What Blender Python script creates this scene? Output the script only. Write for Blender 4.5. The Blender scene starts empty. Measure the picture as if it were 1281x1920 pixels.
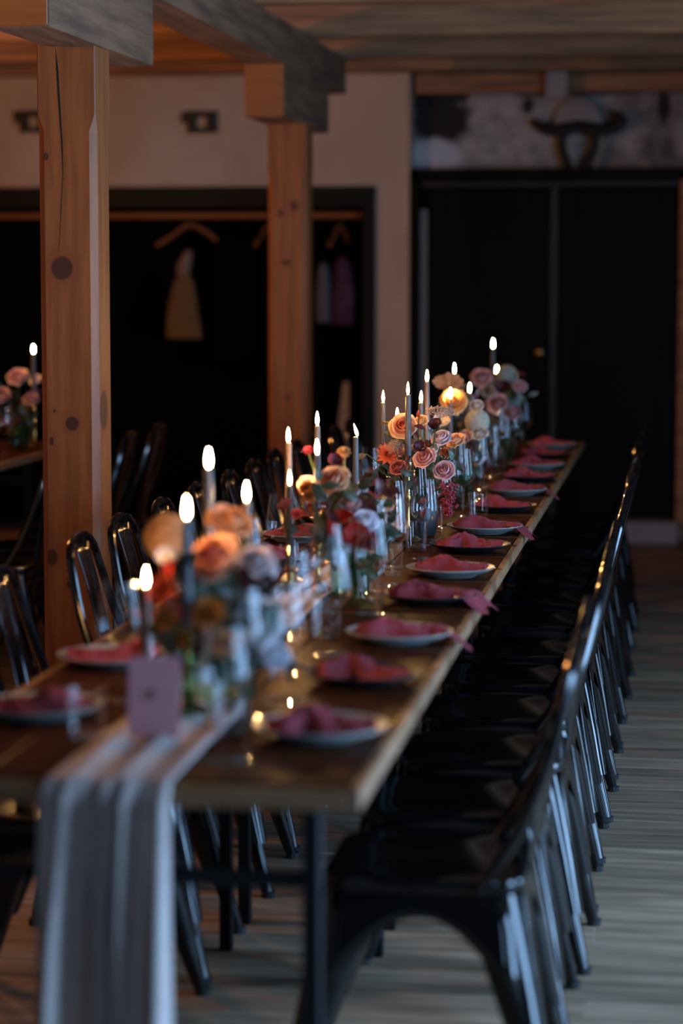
import bpy, bmesh, math, random
from mathutils import Vector, Matrix, noise, Euler
random.seed(7)
R = math.radians
S = bpy.context.scene
COL = S.collection

# ------------------------------------------------------------------ camera
cam_d = bpy.data.cameras.new('camera')
cam = bpy.data.objects.new('camera', cam_d); COL.objects.link(cam); S.camera = cam
cam_d.sensor_fit = 'VERTICAL'; cam_d.sensor_height = 36.0; cam_d.sensor_width = 24.0
cam_d.lens = 85.0
cam_d.clip_start = 0.05
FPX = 85.0 / 36.0 * 1920.0
_f = Vector(((1299 - 640.5) / FPX, (960 - 510) / FPX, -1.0)).normalized()      # room's long axis in camera space
_u = Vector((math.sin(.015), math.cos(.015), 0.0)); _u = (_u - _u.dot(_f) * _f).normalized()
_x = _f.cross(_u)
cam.matrix_world = Matrix.Translation((0, 0, 1.51)) @ Matrix((_x, _f, _u)).to_4x4()
cam_d.dof.use_dof = True
cam_d.dof.focus_distance = 6.80
cam_d.dof.aperture_fstop = 1.7
cam_d.dof.aperture_blades = 9

# ------------------------------------------------------------------ world, light, exposure
W = bpy.data.worlds.new('world'); S.world = W; W.use_nodes = True
W.node_tree.nodes['Background'].inputs[0].default_value = (.45, .62, 1, 1)
W.node_tree.nodes['Background'].inputs[1].default_value = .02
S.view_settings.view_transform = 'Standard'; S.view_settings.look = 'None'
S.view_settings.exposure = -0.08; S.view_settings.gamma = 1.0
S.view_settings.use_curve_mapping = False
S.cycles.use_denoising = True
S.cycles.transparent_max_bounces = 40
S.cycles.max_bounces = 8
S.cycles.sample_clamp_indirect = 3.0
S.cycles.caustics_reflective = False; S.cycles.caustics_refractive = False

def area(name, loc, rot, sx, sy, e, col):
    l = bpy.data.lights.new(name, 'AREA'); l.shape = 'RECTANGLE'; l.size = sx; l.size_y = sy
    l.energy = e; l.color = col
    o = bpy.data.objects.new(name, l); o.location = loc; o.rotation_euler = rot; COL.objects.link(o); return o
def bulb(name, loc, e, col, rad):
    l = bpy.data.lights.new(name, 'POINT'); l.energy = e; l.color = col; l.shadow_soft_size = rad
    o = bpy.data.objects.new(name, l); o.location = loc; COL.objects.link(o); return o
SKY = (.33, .60, 1.0)
# dusk daylight through the windows of the right wall and of the wall behind the camera
WIN_R = [(3.2, 175.0), (5.4, 175.0), (7.6, 55.0)]              # (Y, watts) glazed terrace doors in the right wall, X = 2.3
WIN_F = [(1.5, 48.0)]                            # (X, watts) glazed garden door in the wall behind, Y = -2.5
for y, e in WIN_R: area('window_daylight', (2.26, y, 1.15), (0, R(90), 0), 2.0, 1.0, e, SKY)
for x, e in WIN_F: area('window_daylight', (x, -2.46, 1.25), (R(90), 0, 0), .8, 1.9, e, SKY)
# warm bulbs of the hall's left half, out of the picture
WARM = (1.0, .38, .10)
bulb('warm_bulb', (-2.95, 5.3, 2.22), 34, WARM, .05)
bulb('warm_bulb', (-4.1, 9.4, 1.9), 95, WARM, .05)

# ------------------------------------------------------------------ materials
MATS = {}
def new_mat(name):
    m = bpy.data.materials.new(name); m.use_nodes = True; nt = m.node_tree; nt.nodes.clear()
    out = nt.nodes.new('ShaderNodeOutputMaterial'); MATS[name] = m
    return m, nt, out
def coords(nt, stretch, per_object=True):
    tc = nt.nodes.new('ShaderNodeTexCoord'); mp = nt.nodes.new('ShaderNodeMapping')
    mp.inputs['Scale'].default_value = stretch
    nt.links.new(tc.outputs['Object'], mp.inputs['Vector'])
    if per_object:
        oi = nt.nodes.new('ShaderNodeObjectInfo'); ml = nt.nodes.new('ShaderNodeMath'); ml.operation = 'MULTIPLY'
        ml.inputs[1].default_value = 37.0; nt.links.new(oi.outputs['Random'], ml.inputs[0])
        cx = nt.nodes.new('ShaderNodeCombineXYZ')
        for i in range(3): nt.links.new(ml.outputs[0], cx.inputs[i])
        nt.links.new(cx.outputs[0], mp.inputs['Location'])
    return mp.outputs['Vector']
def noise_ramp(nt, vec, scale, detail, c1, c2, lo=.35, hi=.65, rough=.6):
    n = nt.nodes.new('ShaderNodeTexNoise'); n.inputs['Scale'].default_value = scale
    n.inputs['Detail'].default_value = detail; n.inputs['Roughness'].default_value = rough
    nt.links.new(vec, n.inputs['Vector'])
    r = nt.nodes.new('ShaderNodeValToRGB'); nt.links.new(n.outputs['Fac'], r.inputs[0])
    r.color_ramp.elements[0].position = lo; r.color_ramp.elements[1].position = hi
    r.color_ramp.elements[0].color = (*c1, 1); r.color_ramp.elements[1].color = (*c2, 1)
    return r.outputs[0], n.outputs['Fac']
def add_bump(nt, bs, h, strength, dist=.01):
    b = nt.nodes.new('ShaderNodeBump'); b.inputs['Strength'].default_value = strength; b.inputs['Distance'].default_value = dist
    nt.links.new(h, b.inputs['Height']); nt.links.new(b.outputs[0], bs.inputs['Normal'])
def mix_rgb(nt, fac, a, b, mode='MIX'):
    m = nt.nodes.new('ShaderNodeMix'); m.data_type = 'RGBA'; m.blend_type = mode
    for s, v in ((m.inputs[0], fac), (m.inputs[6], a), (m.inputs[7], b)):
        if hasattr(v, 'links'): nt.links.new(v, s)
        else: s.default_value = v if isinstance(v, float) else (*v, 1)
    return m.outputs[2]
def pmat(name, c1, c2=None, rough=.5, metal=0., spec=.5, scale=6., stretch=(1, 1, 1), detail=4., bump=0., bdist=.004,
         coat=0., lo=.35, hi=.65, tint=0., transl=0., matte=None):
    m, nt, out = new_mat(name); bs = nt.nodes.new('ShaderNodeBsdfPrincipled')
    bs.inputs['Roughness'].default_value = rough; bs.inputs['Metallic'].default_value = metal
    bs.inputs['Specular IOR Level'].default_value = spec; bs.inputs['Coat Weight'].default_value = coat
    v = coords(nt, stretch); c2 = c2 or tuple(x * .8 for x in c1)
    col, fac = noise_ramp(nt, v, scale, detail, c1, c2, lo, hi)
    if tint:
        oi = nt.nodes.new('ShaderNodeObjectInfo'); mr = nt.nodes.new('ShaderNodeMapRange')
        mr.inputs[3].default_value = 1 - tint; mr.inputs[4].default_value = 1 + tint
        nt.links.new(oi.outputs['Random'], mr.inputs[0])
        hs = nt.nodes.new('ShaderNodeHueSaturation'); nt.links.new(mr.outputs[0], hs.inputs['Value']); nt.links.new(col, hs.inputs['Color'])
        col = hs.outputs[0]
    nt.links.new(col, bs.inputs['Base Color'])
    if bump: add_bump(nt, bs, fac, bump, bdist)
    if matte is not None:      # dry oiled wood: diffuse with a faint sheen
        df = nt.nodes.new('ShaderNodeBsdfDiffuse'); nt.links.new(col, df.inputs[0])
        gl = nt.nodes.new('ShaderNodeBsdfGlossy'); gl.inputs['Roughness'].default_value = rough
        mx = nt.nodes.new('ShaderNodeMixShader'); mx.inputs[0].default_value = matte
        nt.links.new(df.outputs[0], mx.inputs[1]); nt.links.new(gl.outputs[0], mx.inputs[2]); nt.links.new(mx.outputs[0], out.inputs[0])
        return m
    if transl:
        tr = nt.nodes.new('ShaderNodeBsdfTranslucent'); nt.links.new(col, tr.inputs[0])
        mx = nt.nodes.new('ShaderNodeMixShader'); mx.inputs[0].default_value = transl
        nt.links.new(bs.outputs[0], mx.inputs[1]); nt.links.new(tr.outputs[0], mx.inputs[2]); nt.links.new(mx.outputs[0], out.inputs[0])
    else: nt.links.new(bs.outputs[0], out.inputs[0])
    return m
def object_colour_mat(name, rough=.55, transl=.25, scale=30., amount=.25):
    m, nt, out = new_mat(name); bs = nt.nodes.new('ShaderNodeBsdfPrincipled'); bs.inputs['Roughness'].default_value = rough
    oi = nt.nodes.new('ShaderNodeObjectInfo'); v = coords(nt, (1, 1, 1))
    g, _ = noise_ramp(nt, v, scale, 3, (1 - amount,) * 3, (1, 1, 1))
    col = mix_rgb(nt, 1.0, oi.outputs['Color'], g, 'MULTIPLY')
    nt.links.new(col, bs.inputs['Base Color'])
    tr = nt.nodes.new('ShaderNodeBsdfTranslucent'); nt.links.new(col, tr.inputs[0])
    mx = nt.nodes.new('ShaderNodeMixShader'); mx.inputs[0].default_value = transl
    nt.links.new(bs.outputs[0], mx.inputs[1]); nt.links.new(tr.outputs[0], mx.inputs[2]); nt.links.new(mx.outputs[0], out.inputs[0])
    return m
def glass_mat(name, tint=(1, 1, 1), rough=.0, extra=.018, ior=1.5):
    m, nt, out = new_mat(name)
    t = nt.nodes.new('ShaderNodeBsdfTransparent'); t.inputs[0].default_value = (*tint, 1)
    g = nt.nodes.new('ShaderNodeBsdfGlossy'); g.inputs['Roughness'].default_value = rough; g.inputs[0].default_value = (1, 1, 1, 1)
    fr = nt.nodes.new('ShaderNodeLayerWeight'); fr.inputs[0].default_value = .5
    pw = nt.nodes.new('ShaderNodeMath'); pw.operation = 'POWER'; pw.inputs[1].default_value = 4.0; nt.links.new(fr.outputs['Facing'], pw.inputs[0])
    ad = nt.nodes.new('ShaderNodeMath'); ad.operation = 'MULTIPLY_ADD'; ad.inputs[1].default_value = .8; ad.inputs[2].default_value = extra; nt.links.new(pw.outputs[0], ad.inputs[0])
    mx = nt.nodes.new('ShaderNodeMixShader'); nt.links.new(ad.outputs[0], mx.inputs[0])
    nt.links.new(t.outputs[0], mx.inputs[1]); nt.links.new(g.outputs[0], mx.inputs[2]); nt.links.new(mx.outputs[0], out.inputs[0])
    return m
def emit_mat(name, col, st):
    m, nt, out = new_mat(name); e = nt.nodes.new('ShaderNodeEmission'); e.inputs[0].default_value = (*col, 1); e.inputs[1].default_value = st
    nt.links.new(e.outputs[0], out.inputs[0]); return m

pmat('floor_plank', (.47, .32, .205), (.17, .11, .067), rough=.55, scale=4, stretch=(.7, 6, 6), detail=9, bump=.5, tint=.30, lo=.28, hi=.70)
pmat('floor_base', (.03, .025, .02), rough=.9)
pmat('cream_plaster', (.58, .455, .325), (.50, .39, .275), rough=.85, scale=3, detail=8, bump=.25, bdist=.01)
pmat('dark_wall', (.05, .045, .04), rough=.9)
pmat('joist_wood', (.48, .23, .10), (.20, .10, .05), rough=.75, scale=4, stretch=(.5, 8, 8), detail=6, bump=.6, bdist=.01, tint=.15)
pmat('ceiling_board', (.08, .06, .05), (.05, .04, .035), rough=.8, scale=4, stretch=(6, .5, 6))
pmat('beam_wood', (.25, .135, .072), (.12, .065, .035), rough=.7, scale=4, stretch=(7, .6, 7), detail=8, bump=.7, bdist=.01)
pmat('green_paint', (.004, .008, .007), (.003, .006, .005), rough=.5, spec=.15, scale=4)
pmat('door_paint', (.0022, .0028, .0025), (.0018, .0022, .0020), rough=.4, spec=.06, scale=4)
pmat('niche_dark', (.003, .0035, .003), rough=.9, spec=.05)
pmat('strip_paint', (.016, .024, .024), rough=.4, spec=.3)
pmat('pale_strip', (.30, .28, .25), rough=.6)
pmat('sill_stone', (.30, .29, .29), (.24, .23, .24), rough=.6)
pmat('rod_wood', (.34, .115, .025), (.26, .085, .02), rough=.5, scale=5, stretch=(.5, 6, 6))
pmat('black_iron', (.008, .007, .006), rough=.6)
pmat('chair_paint', (.003, .003, .0035), (.004, .004, .0045), rough=.13, spec=.55, scale=10)
pmat('rubber', (.01, .01, .01), rough=.7)
pmat('steel_black', (.005, .005, .006), rough=.5, spec=.25, scale=10)
pmat('table_top', (.062, .018, .006), (.028, .008, .003), rough=.32, matte=.055, scale=4, stretch=(7, .6, 7), detail=7, bump=.15, tint=.15)
pmat('table_edge', (.36, .18, .085), (.24, .115, .05), rough=.5, scale=5, stretch=(3, 3, 8), detail=6, bump=.2)
pmat('runner_gauze', (.74, .62, .57), (.62, .52, .48), rough=.9, scale=60, transl=.3, bump=.2, bdist=.002)
pmat('pale_stoneware', (.34, .37, .35), (.29, .32, .305), rough=.28, scale=14, tint=.06)
pmat('black_stoneware', (.012, .012, .014), (.02, .02, .022), rough=.35, scale=14)
pmat('napkin_rose', (.34, .046, .062), (.25, .032, .045), rough=.85, scale=18, bump=.3, bdist=.003, transl=.12, tint=.12)
pmat('brass', (.55, .34, .12), (.42, .25, .08), rough=.25, metal=1., scale=20)
pmat('bronze', (.09, .05, .03), (.06, .035, .02), rough=.3, metal=1., scale=20)
pmat('celadon_ceramic', (.45, .55, .53), (.40, .50, .49), rough=.2, scale=12)
pmat('candle_wax', (.105, .105, .11), (.09, .09, .095), rough=.45, scale=20, transl=.15)
pmat('candle_pale', (.22, .155, .12), (.19, .135, .105), rough=.45, scale=20, transl=.15)
pmat('wick', (.01, .008, .006), rough=.9)
pmat('card_pink', (.66, .27, .29), (.63, .255, .275), rough=.8, scale=40)
pmat('card_ink', (.40, .16, .19), rough=.8)
pmat('stem_green', (.06, .10, .03), (.04, .07, .025), rough=.5, scale=30)
pmat('hanger_wood', (.28, .10, .03), rough=.5)
pmat('cloth_tan', (.20, .11, .035), (.15, .08, .026), rough=.9, scale=16)
pmat('cloth_cream', (.26, .18, .12), rough=.9)
pmat('cloth_black', (.002, .002, .003), rough=.95, spec=.1)
pmat('cloth_navy', (.0025, .003, .005), rough=.95, spec=.1)
pmat('cloth_purple', (.05, .006, .035), (.09, .03, .055), rough=.8, scale=12)
pmat('cloth_grey', (.12, .12, .13), rough=.9)
pmat('pale_pine', (.40, .25, .14), rough=.6)
object_colour_mat('petal'); object_colour_mat('leaf', rough=.4, transl=.15, scale=20, amount=.35)
glass_mat('clear_glass'); glass_mat('green_glass', (.72, .86, .78), extra=.010); glass_mat('dark_glass', (.10, .16, .13))
glass_mat('water', (.93, .95, .94), ior=1.33)
emit_mat('flame', (1.0, .50, .17), 850)

# rough plaster over stone above the doors: pale lime with dark bare patches, plus a painted lit patch and shadows
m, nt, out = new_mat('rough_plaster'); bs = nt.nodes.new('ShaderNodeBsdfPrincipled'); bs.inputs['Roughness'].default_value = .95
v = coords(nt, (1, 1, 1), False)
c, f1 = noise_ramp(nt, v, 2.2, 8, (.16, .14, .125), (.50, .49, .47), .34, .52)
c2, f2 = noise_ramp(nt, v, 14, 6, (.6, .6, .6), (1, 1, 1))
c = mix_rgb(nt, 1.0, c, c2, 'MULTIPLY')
for (kx, kz, rx, rz, cc) in ((-1.50, 2.53, .30, .10, (.02, .018, .016)), (-1.42, 2.36, .18, .14, (.03, .026, .022)), (-1.46, 2.15, .17, .115, (.62, .64, .68)), (-.93, 2.44, .035, .05, (.04, .035, .03)), (-.17, 2.43, .04, .10, (.03, .025, .022)), (-.65, 2.545, 1.0, .05, (.03, .025, .022))):  # pale ellipse paints lit plaster; dark ones paint diagonal and wall-top shade, small bare spots
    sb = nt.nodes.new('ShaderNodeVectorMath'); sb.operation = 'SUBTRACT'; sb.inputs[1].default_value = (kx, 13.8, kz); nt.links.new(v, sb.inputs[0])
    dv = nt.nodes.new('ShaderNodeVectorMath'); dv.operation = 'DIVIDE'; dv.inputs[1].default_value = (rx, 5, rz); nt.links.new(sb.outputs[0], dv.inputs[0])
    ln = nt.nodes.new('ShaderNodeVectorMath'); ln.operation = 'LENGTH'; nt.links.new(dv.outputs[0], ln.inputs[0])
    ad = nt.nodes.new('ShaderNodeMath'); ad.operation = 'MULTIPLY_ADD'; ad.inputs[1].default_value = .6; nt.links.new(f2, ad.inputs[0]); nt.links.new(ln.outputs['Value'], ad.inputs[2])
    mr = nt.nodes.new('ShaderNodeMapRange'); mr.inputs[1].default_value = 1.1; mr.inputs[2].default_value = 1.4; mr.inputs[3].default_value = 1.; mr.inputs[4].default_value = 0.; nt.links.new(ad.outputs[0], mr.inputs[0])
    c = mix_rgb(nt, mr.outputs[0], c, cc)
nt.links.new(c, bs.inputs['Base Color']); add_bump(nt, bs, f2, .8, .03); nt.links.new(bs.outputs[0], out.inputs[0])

# pine with knots: knots are (x, z, rx, rz) in the post's own coordinates on its front face
def pine(name, knots):
    m, nt, out = new_mat(name); bs = nt.nodes.new('ShaderNodeBsdfPrincipled'); bs.inputs['Roughness'].default_value = .55
    tc = nt.nodes.new('ShaderNodeTexCoord'); vec = tc.outputs['Object']
    mp = nt.nodes.new('ShaderNodeMapping'); mp.inputs['Scale'].default_value = (9, 9, .55); nt.links.new(vec, mp.inputs[0])
    col, fac = noise_ramp(nt, mp.outputs[0], 4, 7, (.30, .105, .028), (.215, .067, .017), .4, .62)
    mp2 = nt.nodes.new('ShaderNodeMapping'); mp2.inputs['Scale'].default_value = (2.5, 2.5, .5); nt.links.new(vec, mp2.inputs[0])
    c3, _ = noise_ramp(nt, mp2.outputs[0], 3, 3, (.8, .78, .74), (1, 1, 1)); col = mix_rgb(nt, 1.0, col, c3, 'MULTIPLY')
    for (kx, ky, kz, rx, rz) in knots:
        sb = nt.nodes.new('ShaderNodeVectorMath'); sb.operation = 'SUBTRACT'; sb.inputs[1].default_value = (kx, ky, kz); nt.links.new(vec, sb.inputs[0])
        dv = nt.nodes.new('ShaderNodeVectorMath'); dv.operation = 'DIVIDE'; dv.inputs[1].default_value = (rx, .05, rz); nt.links.new(sb.outputs[0], dv.inputs[0])
        ln = nt.nodes.new('ShaderNodeVectorMath'); ln.operation = 'LENGTH'; nt.links.new(dv.outputs[0], ln.inputs[0])
        for lo, hi, cc in ((1.0, 2.2, (.20, .055, .018)), (.85, 1.05, (.035, .010, .005))):
            mr = nt.nodes.new('ShaderNodeMapRange'); mr.inputs[1].default_value = lo; mr.inputs[2].default_value = hi
            mr.inputs[3].default_value = .9; mr.inputs[4].default_value = 0.; nt.links.new(ln.outputs['Value'], mr.inputs[0])
            col = mix_rgb(nt, mr.outputs[0], col, cc)
    nt.links.new(col, bs.inputs['Base Color']); add_bump(nt, bs, fac, .2, .004); nt.links.new(bs.outputs[0], out.inputs[0])
    return m

# ------------------------------------------------------------------ mesh helpers
class MB:
    def __init__(s): s.v = []; s.f = []
    def add(s, v, f):
        o = len(s.v); s.v += [tuple(p) for p in v]; s.f += [tuple(i + o for i in q) for q in f]; return s
    def box(s, a, b, mat=None):
        (x0, y0, z0), (x1, y1, z1) = a, b
        v = [Vector(p) for p in ((x0, y0, z0), (x1, y0, z0), (x1, y1, z0), (x0, y1, z0), (x0, y0, z1), (x1, y0, z1), (x1, y1, z1), (x0, y1, z1))]
        if mat: v = [mat @ p for p in v]
        return s.add(v, [(0, 3, 2, 1), (4, 5, 6, 7), (0, 1, 5, 4), (1, 2, 6, 5), (2, 3, 7, 6), (3, 0, 4, 7)])
    def tube(s, pts, rad, n=8, caps=True):
        pts = [Vector(p) for p in pts]; rads = rad if isinstance(rad, (list, tuple)) else [rad] * len(pts)
        rings = []; up = None
        for i, p in enumerate(pts):
            t = (pts[min(i + 1, len(pts) - 1)] - pts[max(i - 1, 0)]).normalized()
            if up is None: up = Vector((0, 0, 1)) if abs(t.z) < .9 else Vector((1, 0, 0))
            a = t.cross(up).normalized(); b = a.cross(t).normalized(); up = b
            rings.append([p + (a * math.cos(k * 2 * math.pi / n) + b * math.sin(k * 2 * math.pi / n)) * rads[i] for k in range(n)])
        v = [q for r in rings for q in r]; f = []
        for i in range(len(rings) - 1):
            for k in range(n): f.append((i * n + k, i * n + (k + 1) % n, (i + 1) * n + (k + 1) % n, (i + 1) * n + k))
        if caps: f.append(tuple(range(n - 1, -1, -1))); f.append(tuple((len(rings) - 1) * n + k for k in range(n)))
        return s.add(v, f)
    def lathe(s, prof, n=24):
        v = []; f = []; idx = []
        for r, z in prof:
            if r < 1e-6: idx.append([len(v)]); v.append((0, 0, z))
            else:
                idx.append(list(range(len(v), len(v) + n)))
                v += [(r * math.cos(k * 2 * math.pi / n), r * math.sin(k * 2 * math.pi / n), z) for k in range(n)]
        for a, b in zip(idx, idx[1:]):
            for k in range(n):
                k2 = (k + 1) % n
                if len(a) == 1 and len(b) == 1: continue
                if len(a) == 1: f.append((a[0], b[k2], b[k]))
                elif len(b) == 1: f.append((a[k], a[k2], b[0]))
                else: f.append((a[k], a[k2], b[k2], b[k]))
        return s.add(v, f)
    def loft(s, rings, caps=True):
        n = len(rings[0]); v = [p for r in rings for p in r]; f = []
        for i in range(len(rings) - 1):
            for k in range(n): f.append((i * n + k, i * n + (k + 1) % n, (i + 1) * n + (k + 1) % n, (i + 1) * n + k))
        if caps: f.append(tuple(range(n - 1, -1, -1))); f.append(tuple((len(rings) - 1) * n + k for k in range(n)))
        return s.add(v, f)
    def grid(s, fn, nu, nv):
        v = [fn(i / nu, j / nv) for i in range(nu + 1) for j in range(nv + 1)]
        f = [(i * (nv + 1) + j, (i + 1) * (nv + 1) + j, (i + 1) * (nv + 1) + j + 1, i * (nv + 1) + j + 1) for i in range(nu) for j in range(nv)]
        return s.add(v, f)
    def mesh(s, name, mat, smooth=False, auto=None):
        me = bpy.data.meshes.new(name); me.from_pydata(s.v, [], s.f)
        bm = bmesh.new(); bm.from_mesh(me); bmesh.ops.recalc_face_normals(bm, faces=bm.faces)
        if smooth:
            for fc in bm.faces: fc.smooth = True
            for e in bm.edges:
                if len(e.link_faces) == 2 and e.calc_face_angle(0) > R(auto or 40): e.smooth = False
        bm.to_mesh(me); bm.free(); me.materials.append(MATS[mat] if isinstance(mat, str) else mat); return me
def bevelled(a, b, w, name, mat, seg=1):
    me = MB().box(a, b).mesh(name, mat); bm = bmesh.new(); bm.from_mesh(me)
    bmesh.ops.bevel(bm, geom=list(bm.edges), offset=w, segments=seg, affect='EDGES', profile=.5)
    bm.to_mesh(me); bm.free(); return me
def ob(name, me, parent=None, loc=(0, 0, 0), rot=(0, 0, 0), scale=(1, 1, 1), color=None):
    o = bpy.data.objects.new(name, me); COL.objects.link(o)
    o.location = loc; o.rotation_euler = rot; o.scale = scale if isinstance(scale, (tuple, list)) else (scale,) * 3
    if parent: o.parent = parent
    if color: o.color = (*color, 1)
    return o
def tag(o, label, cat, group=None):
    o['label'] = label; o['category'] = cat
    if group: o['group'] = group
    return o
def thing(name, label, cat, loc=(0, 0, 0), rz=0, group=None):
    o = bpy.data.objects.new(name, None); COL.objects.link(o); o.location = loc; o.rotation_euler = (0, 0, rz); o.empty_display_size = .05
    return tag(o, label, cat, group)
def struct(o): o['kind'] = 'structure'; return o
def copy_tree(o, parent=None):
    c = o.copy(); COL.objects.link(c); c.parent = parent
    for ch in list(o.children): copy_tree(ch, c)
    return c
ORD = ['first', 'second', 'third', 'fourth', 'fifth', 'sixth', 'seventh', 'eighth', 'ninth', 'tenth', 'eleventh', 'twelfth', 'thirteenth', 'fourteenth']

# ------------------------------------------------------------------ the room
XL, XR, YF, YB, ZC = -6.5, 2.3, -2.5, 13.6, 2.72
floor = struct(ob('floor', MB().box((XL - .2, YF - .2, -.1), (XR + .2, YB + 1.0, -.024)).mesh('floor', 'floor_base')))
PW = .152; plank_meshes = {}
def plank(L, w):
    k = (round(L, 1), w)
    if k not in plank_meshes: plank_meshes[k] = bevelled((-k[0] / 2, -w / 2, -.024), (k[0] / 2, w / 2, 0), .0012, 'plank', 'floor_plank')
    return plank_meshes[k]
y = 2.7
while y < YB:
    x = XL + random.choice((0, -1.3, -2.2)); w = random.choice((.130, .150, .170))
    while x < XR:
        L = random.choice((3.2, 3.8, 4.4)); a, b = max(x, XL), min(x + L, XR)
        if b - a > .3:
            p = ob('plank', plank(b - a - .003, w), floor, ((a + b) / 2, y + w / 2, random.uniform(-.0008, .0)))
        x += L
    y += w + .003

struct(ob('wall_left', MB().box((XL - .2, YF, 0), (XL, YB + .2, ZC + .2)).mesh('wall_left', 'cream_plaster')))
struct(ob('wall_right', MB().box((XR, YF, 0), (XR + .2, YB + .2, ZC + .2)).mesh('wall_right', 'dark_wall')))
struct(ob('wall_front', MB().box((XL - .2, YF - .2, 0), (XR + .2, YF, ZC + .2)).mesh('wall_front', 'dark_wall')))
def window(name, loc, rz, hz=.70):
    o = bpy.data.objects.new(name, None); COL.objects.link(o); o.location = loc; o.rotation_euler = (0, 0, rz); struct(o)
    fr = MB()
    for sx in (-1, 1): fr.box((sx * .53 - .05, -.06, -hz - .04), (sx * .53 + .05, .03, hz + .04))
    for sz in (-1, 1): fr.box((-.58, -.06, sz * hz - .05), (.58, .03, sz * hz + .05))
    ob('window_frame', fr.mesh('window_frame', 'pale_strip'), o)
    for z in (-.22, .22): ob('glazing_bar', MB().box((-.5, -.05, z - .012), (.5, .02, z + .012)).mesh('glazing_bar', 'pale_strip'), o)
n = 1
for yy, _ in WIN_R: window('window_%d' % n, (2.24, yy, 1.15), R(-90), 1.03); n += 1
for xx, _ in WIN_F: window('window_%d' % n, (xx, -2.44, 1.25), R(180), 1.0); n += 1

# cream wall with the cloakroom niche
wl = MB()
NL, NR, NT = -5.6, -1.80, 1.96      # niche opening
wl.box((XL, YB, 0), (NL, YB + .2, ZC)); wl.box((NR, YB, 0), (-1.58, YB + .2, ZC)); wl.box((NL, YB, NT), (NR, YB + .2, ZC))
wo = struct(ob('wall_back', wl.mesh('wall_back', 'cream_plaster')))
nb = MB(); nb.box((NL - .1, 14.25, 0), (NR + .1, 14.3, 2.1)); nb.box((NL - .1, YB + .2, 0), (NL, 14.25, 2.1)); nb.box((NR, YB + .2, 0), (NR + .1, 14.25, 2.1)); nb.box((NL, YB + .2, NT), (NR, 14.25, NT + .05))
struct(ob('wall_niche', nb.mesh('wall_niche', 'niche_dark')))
tr = struct(bpy.data.objects.new('trim_1', None)); COL.objects.link(tr)
ob('head_board', bevelled((NL - .06, YB - .03, NT - .09), (NR + .03, YB + .03, NT + .03), .004, 'head_board', 'green_paint'), tr)
ob('jamb_board', bevelled((NR - .045, YB - .028, 0), (NR + .03, YB + .03, NT - .092), .004, 'jamb_board', 'green_paint'), tr)
ob('jamb_board', bevelled((NL - .06, YB - .028, 0), (NL + .03, YB + .03, NT - .092), .004, 'jamb_board', 'green_paint'), tr)

# plaster wall above the doors, uneven
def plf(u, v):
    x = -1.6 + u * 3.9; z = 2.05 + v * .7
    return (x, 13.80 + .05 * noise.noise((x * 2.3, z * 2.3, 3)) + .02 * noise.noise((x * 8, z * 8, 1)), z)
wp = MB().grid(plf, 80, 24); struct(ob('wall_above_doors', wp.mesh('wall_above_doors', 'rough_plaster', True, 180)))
struct(ob('wall_behind_doors', MB().box((-1.62, 13.95, 0), (XR, 14.1, ZC)).mesh('wall_behind_doors', 'dark_wall')))
struct(ob('wall_beside_doors', MB().box((.02, 13.62, 0), (XR, 13.8, 2.1)).mesh('wall_beside_doors', 'dark_wall')))

# double doors
tr2 = struct(bpy.data.objects.new('trim_2', None)); COL.objects.link(tr2)
ob('door_jamb', bevelled((-1.585, 13.60, 0), (-1.525, 13.80, 2.07), .004, 'door_jamb', 'door_paint'), tr2)
ob('door_jamb', bevelled((-.075, 13.60, 0), (0, 13.80, 2.07), .004, 'door_jamb', 'joist_wood'), tr2)
ob('door_head', bevelled((-1.583, 13.60, 2.015), (-.002, 13.82, 2.085), .004, 'door_head', 'door_paint'), tr2)
ob('door_stop', bevelled((-1.52, 13.64, 1.985), (-.08, 13.72, 2.013), .003, 'door_stop', 'strip_paint'), tr2)
ob('door_edge_strip', MB().box((-1.522, 13.655, .13), (-1.487, 13.675, 1.86)).mesh('door_edge_strip', 'pale_strip'), tr2)
for n, (a, b) in enumerate(((-1.485, -.795), (-.745, -.08))):
    d = struct(bpy.data.objects.new('door_%d' % (n + 1), None)); COL.objects.link(d); d.location = ((a + b) / 2, 13.70, 0); h = (b - a) / 2
    ob('leaf', bevelled((-h, 0, .13), (h, .045, 1.983), .004, 'leaf', 'door_paint'), d)
    for sx in (-1, 1): ob('stile', bevelled((sx * (h - .055) - .05, -.012, .135), (sx * (h - .055) + .05, .002, 1.98), .003, 'stile', 'door_paint'), d)
    for z in (.23, 1.05, 1.9): ob('rail', bevelled((-h + .105, -.012, z - .07), (h - .105, .002, z + .07), .003, 'rail', 'door_paint'), d)
    if n == 0:
        k = ob('door_knob', MB().lathe([(0, .055), (.018, .053), (.03, .042), (.032, .032), (.022, .02), (.012, .014), (.012, .004), (.03, .003), (.03, 0)], 20).mesh('door_knob', 'brass', True), d, (h - .05, -.012, 1.06), (R(90), 0, 0))
        k['label'] = 'round brass door knob'
ob('meeting_strip', bevelled((-.793, 13.66, .13), (-.747, 13.74, 1.983), .006, 'meeting_strip', 'strip_paint'), tr2)
struct(ob('trim_3', bevelled((-1.52, 13.48, 0), (-.06, 13.80, .125), .01, 'trim_3', 'sill_stone', 2)))

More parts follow.
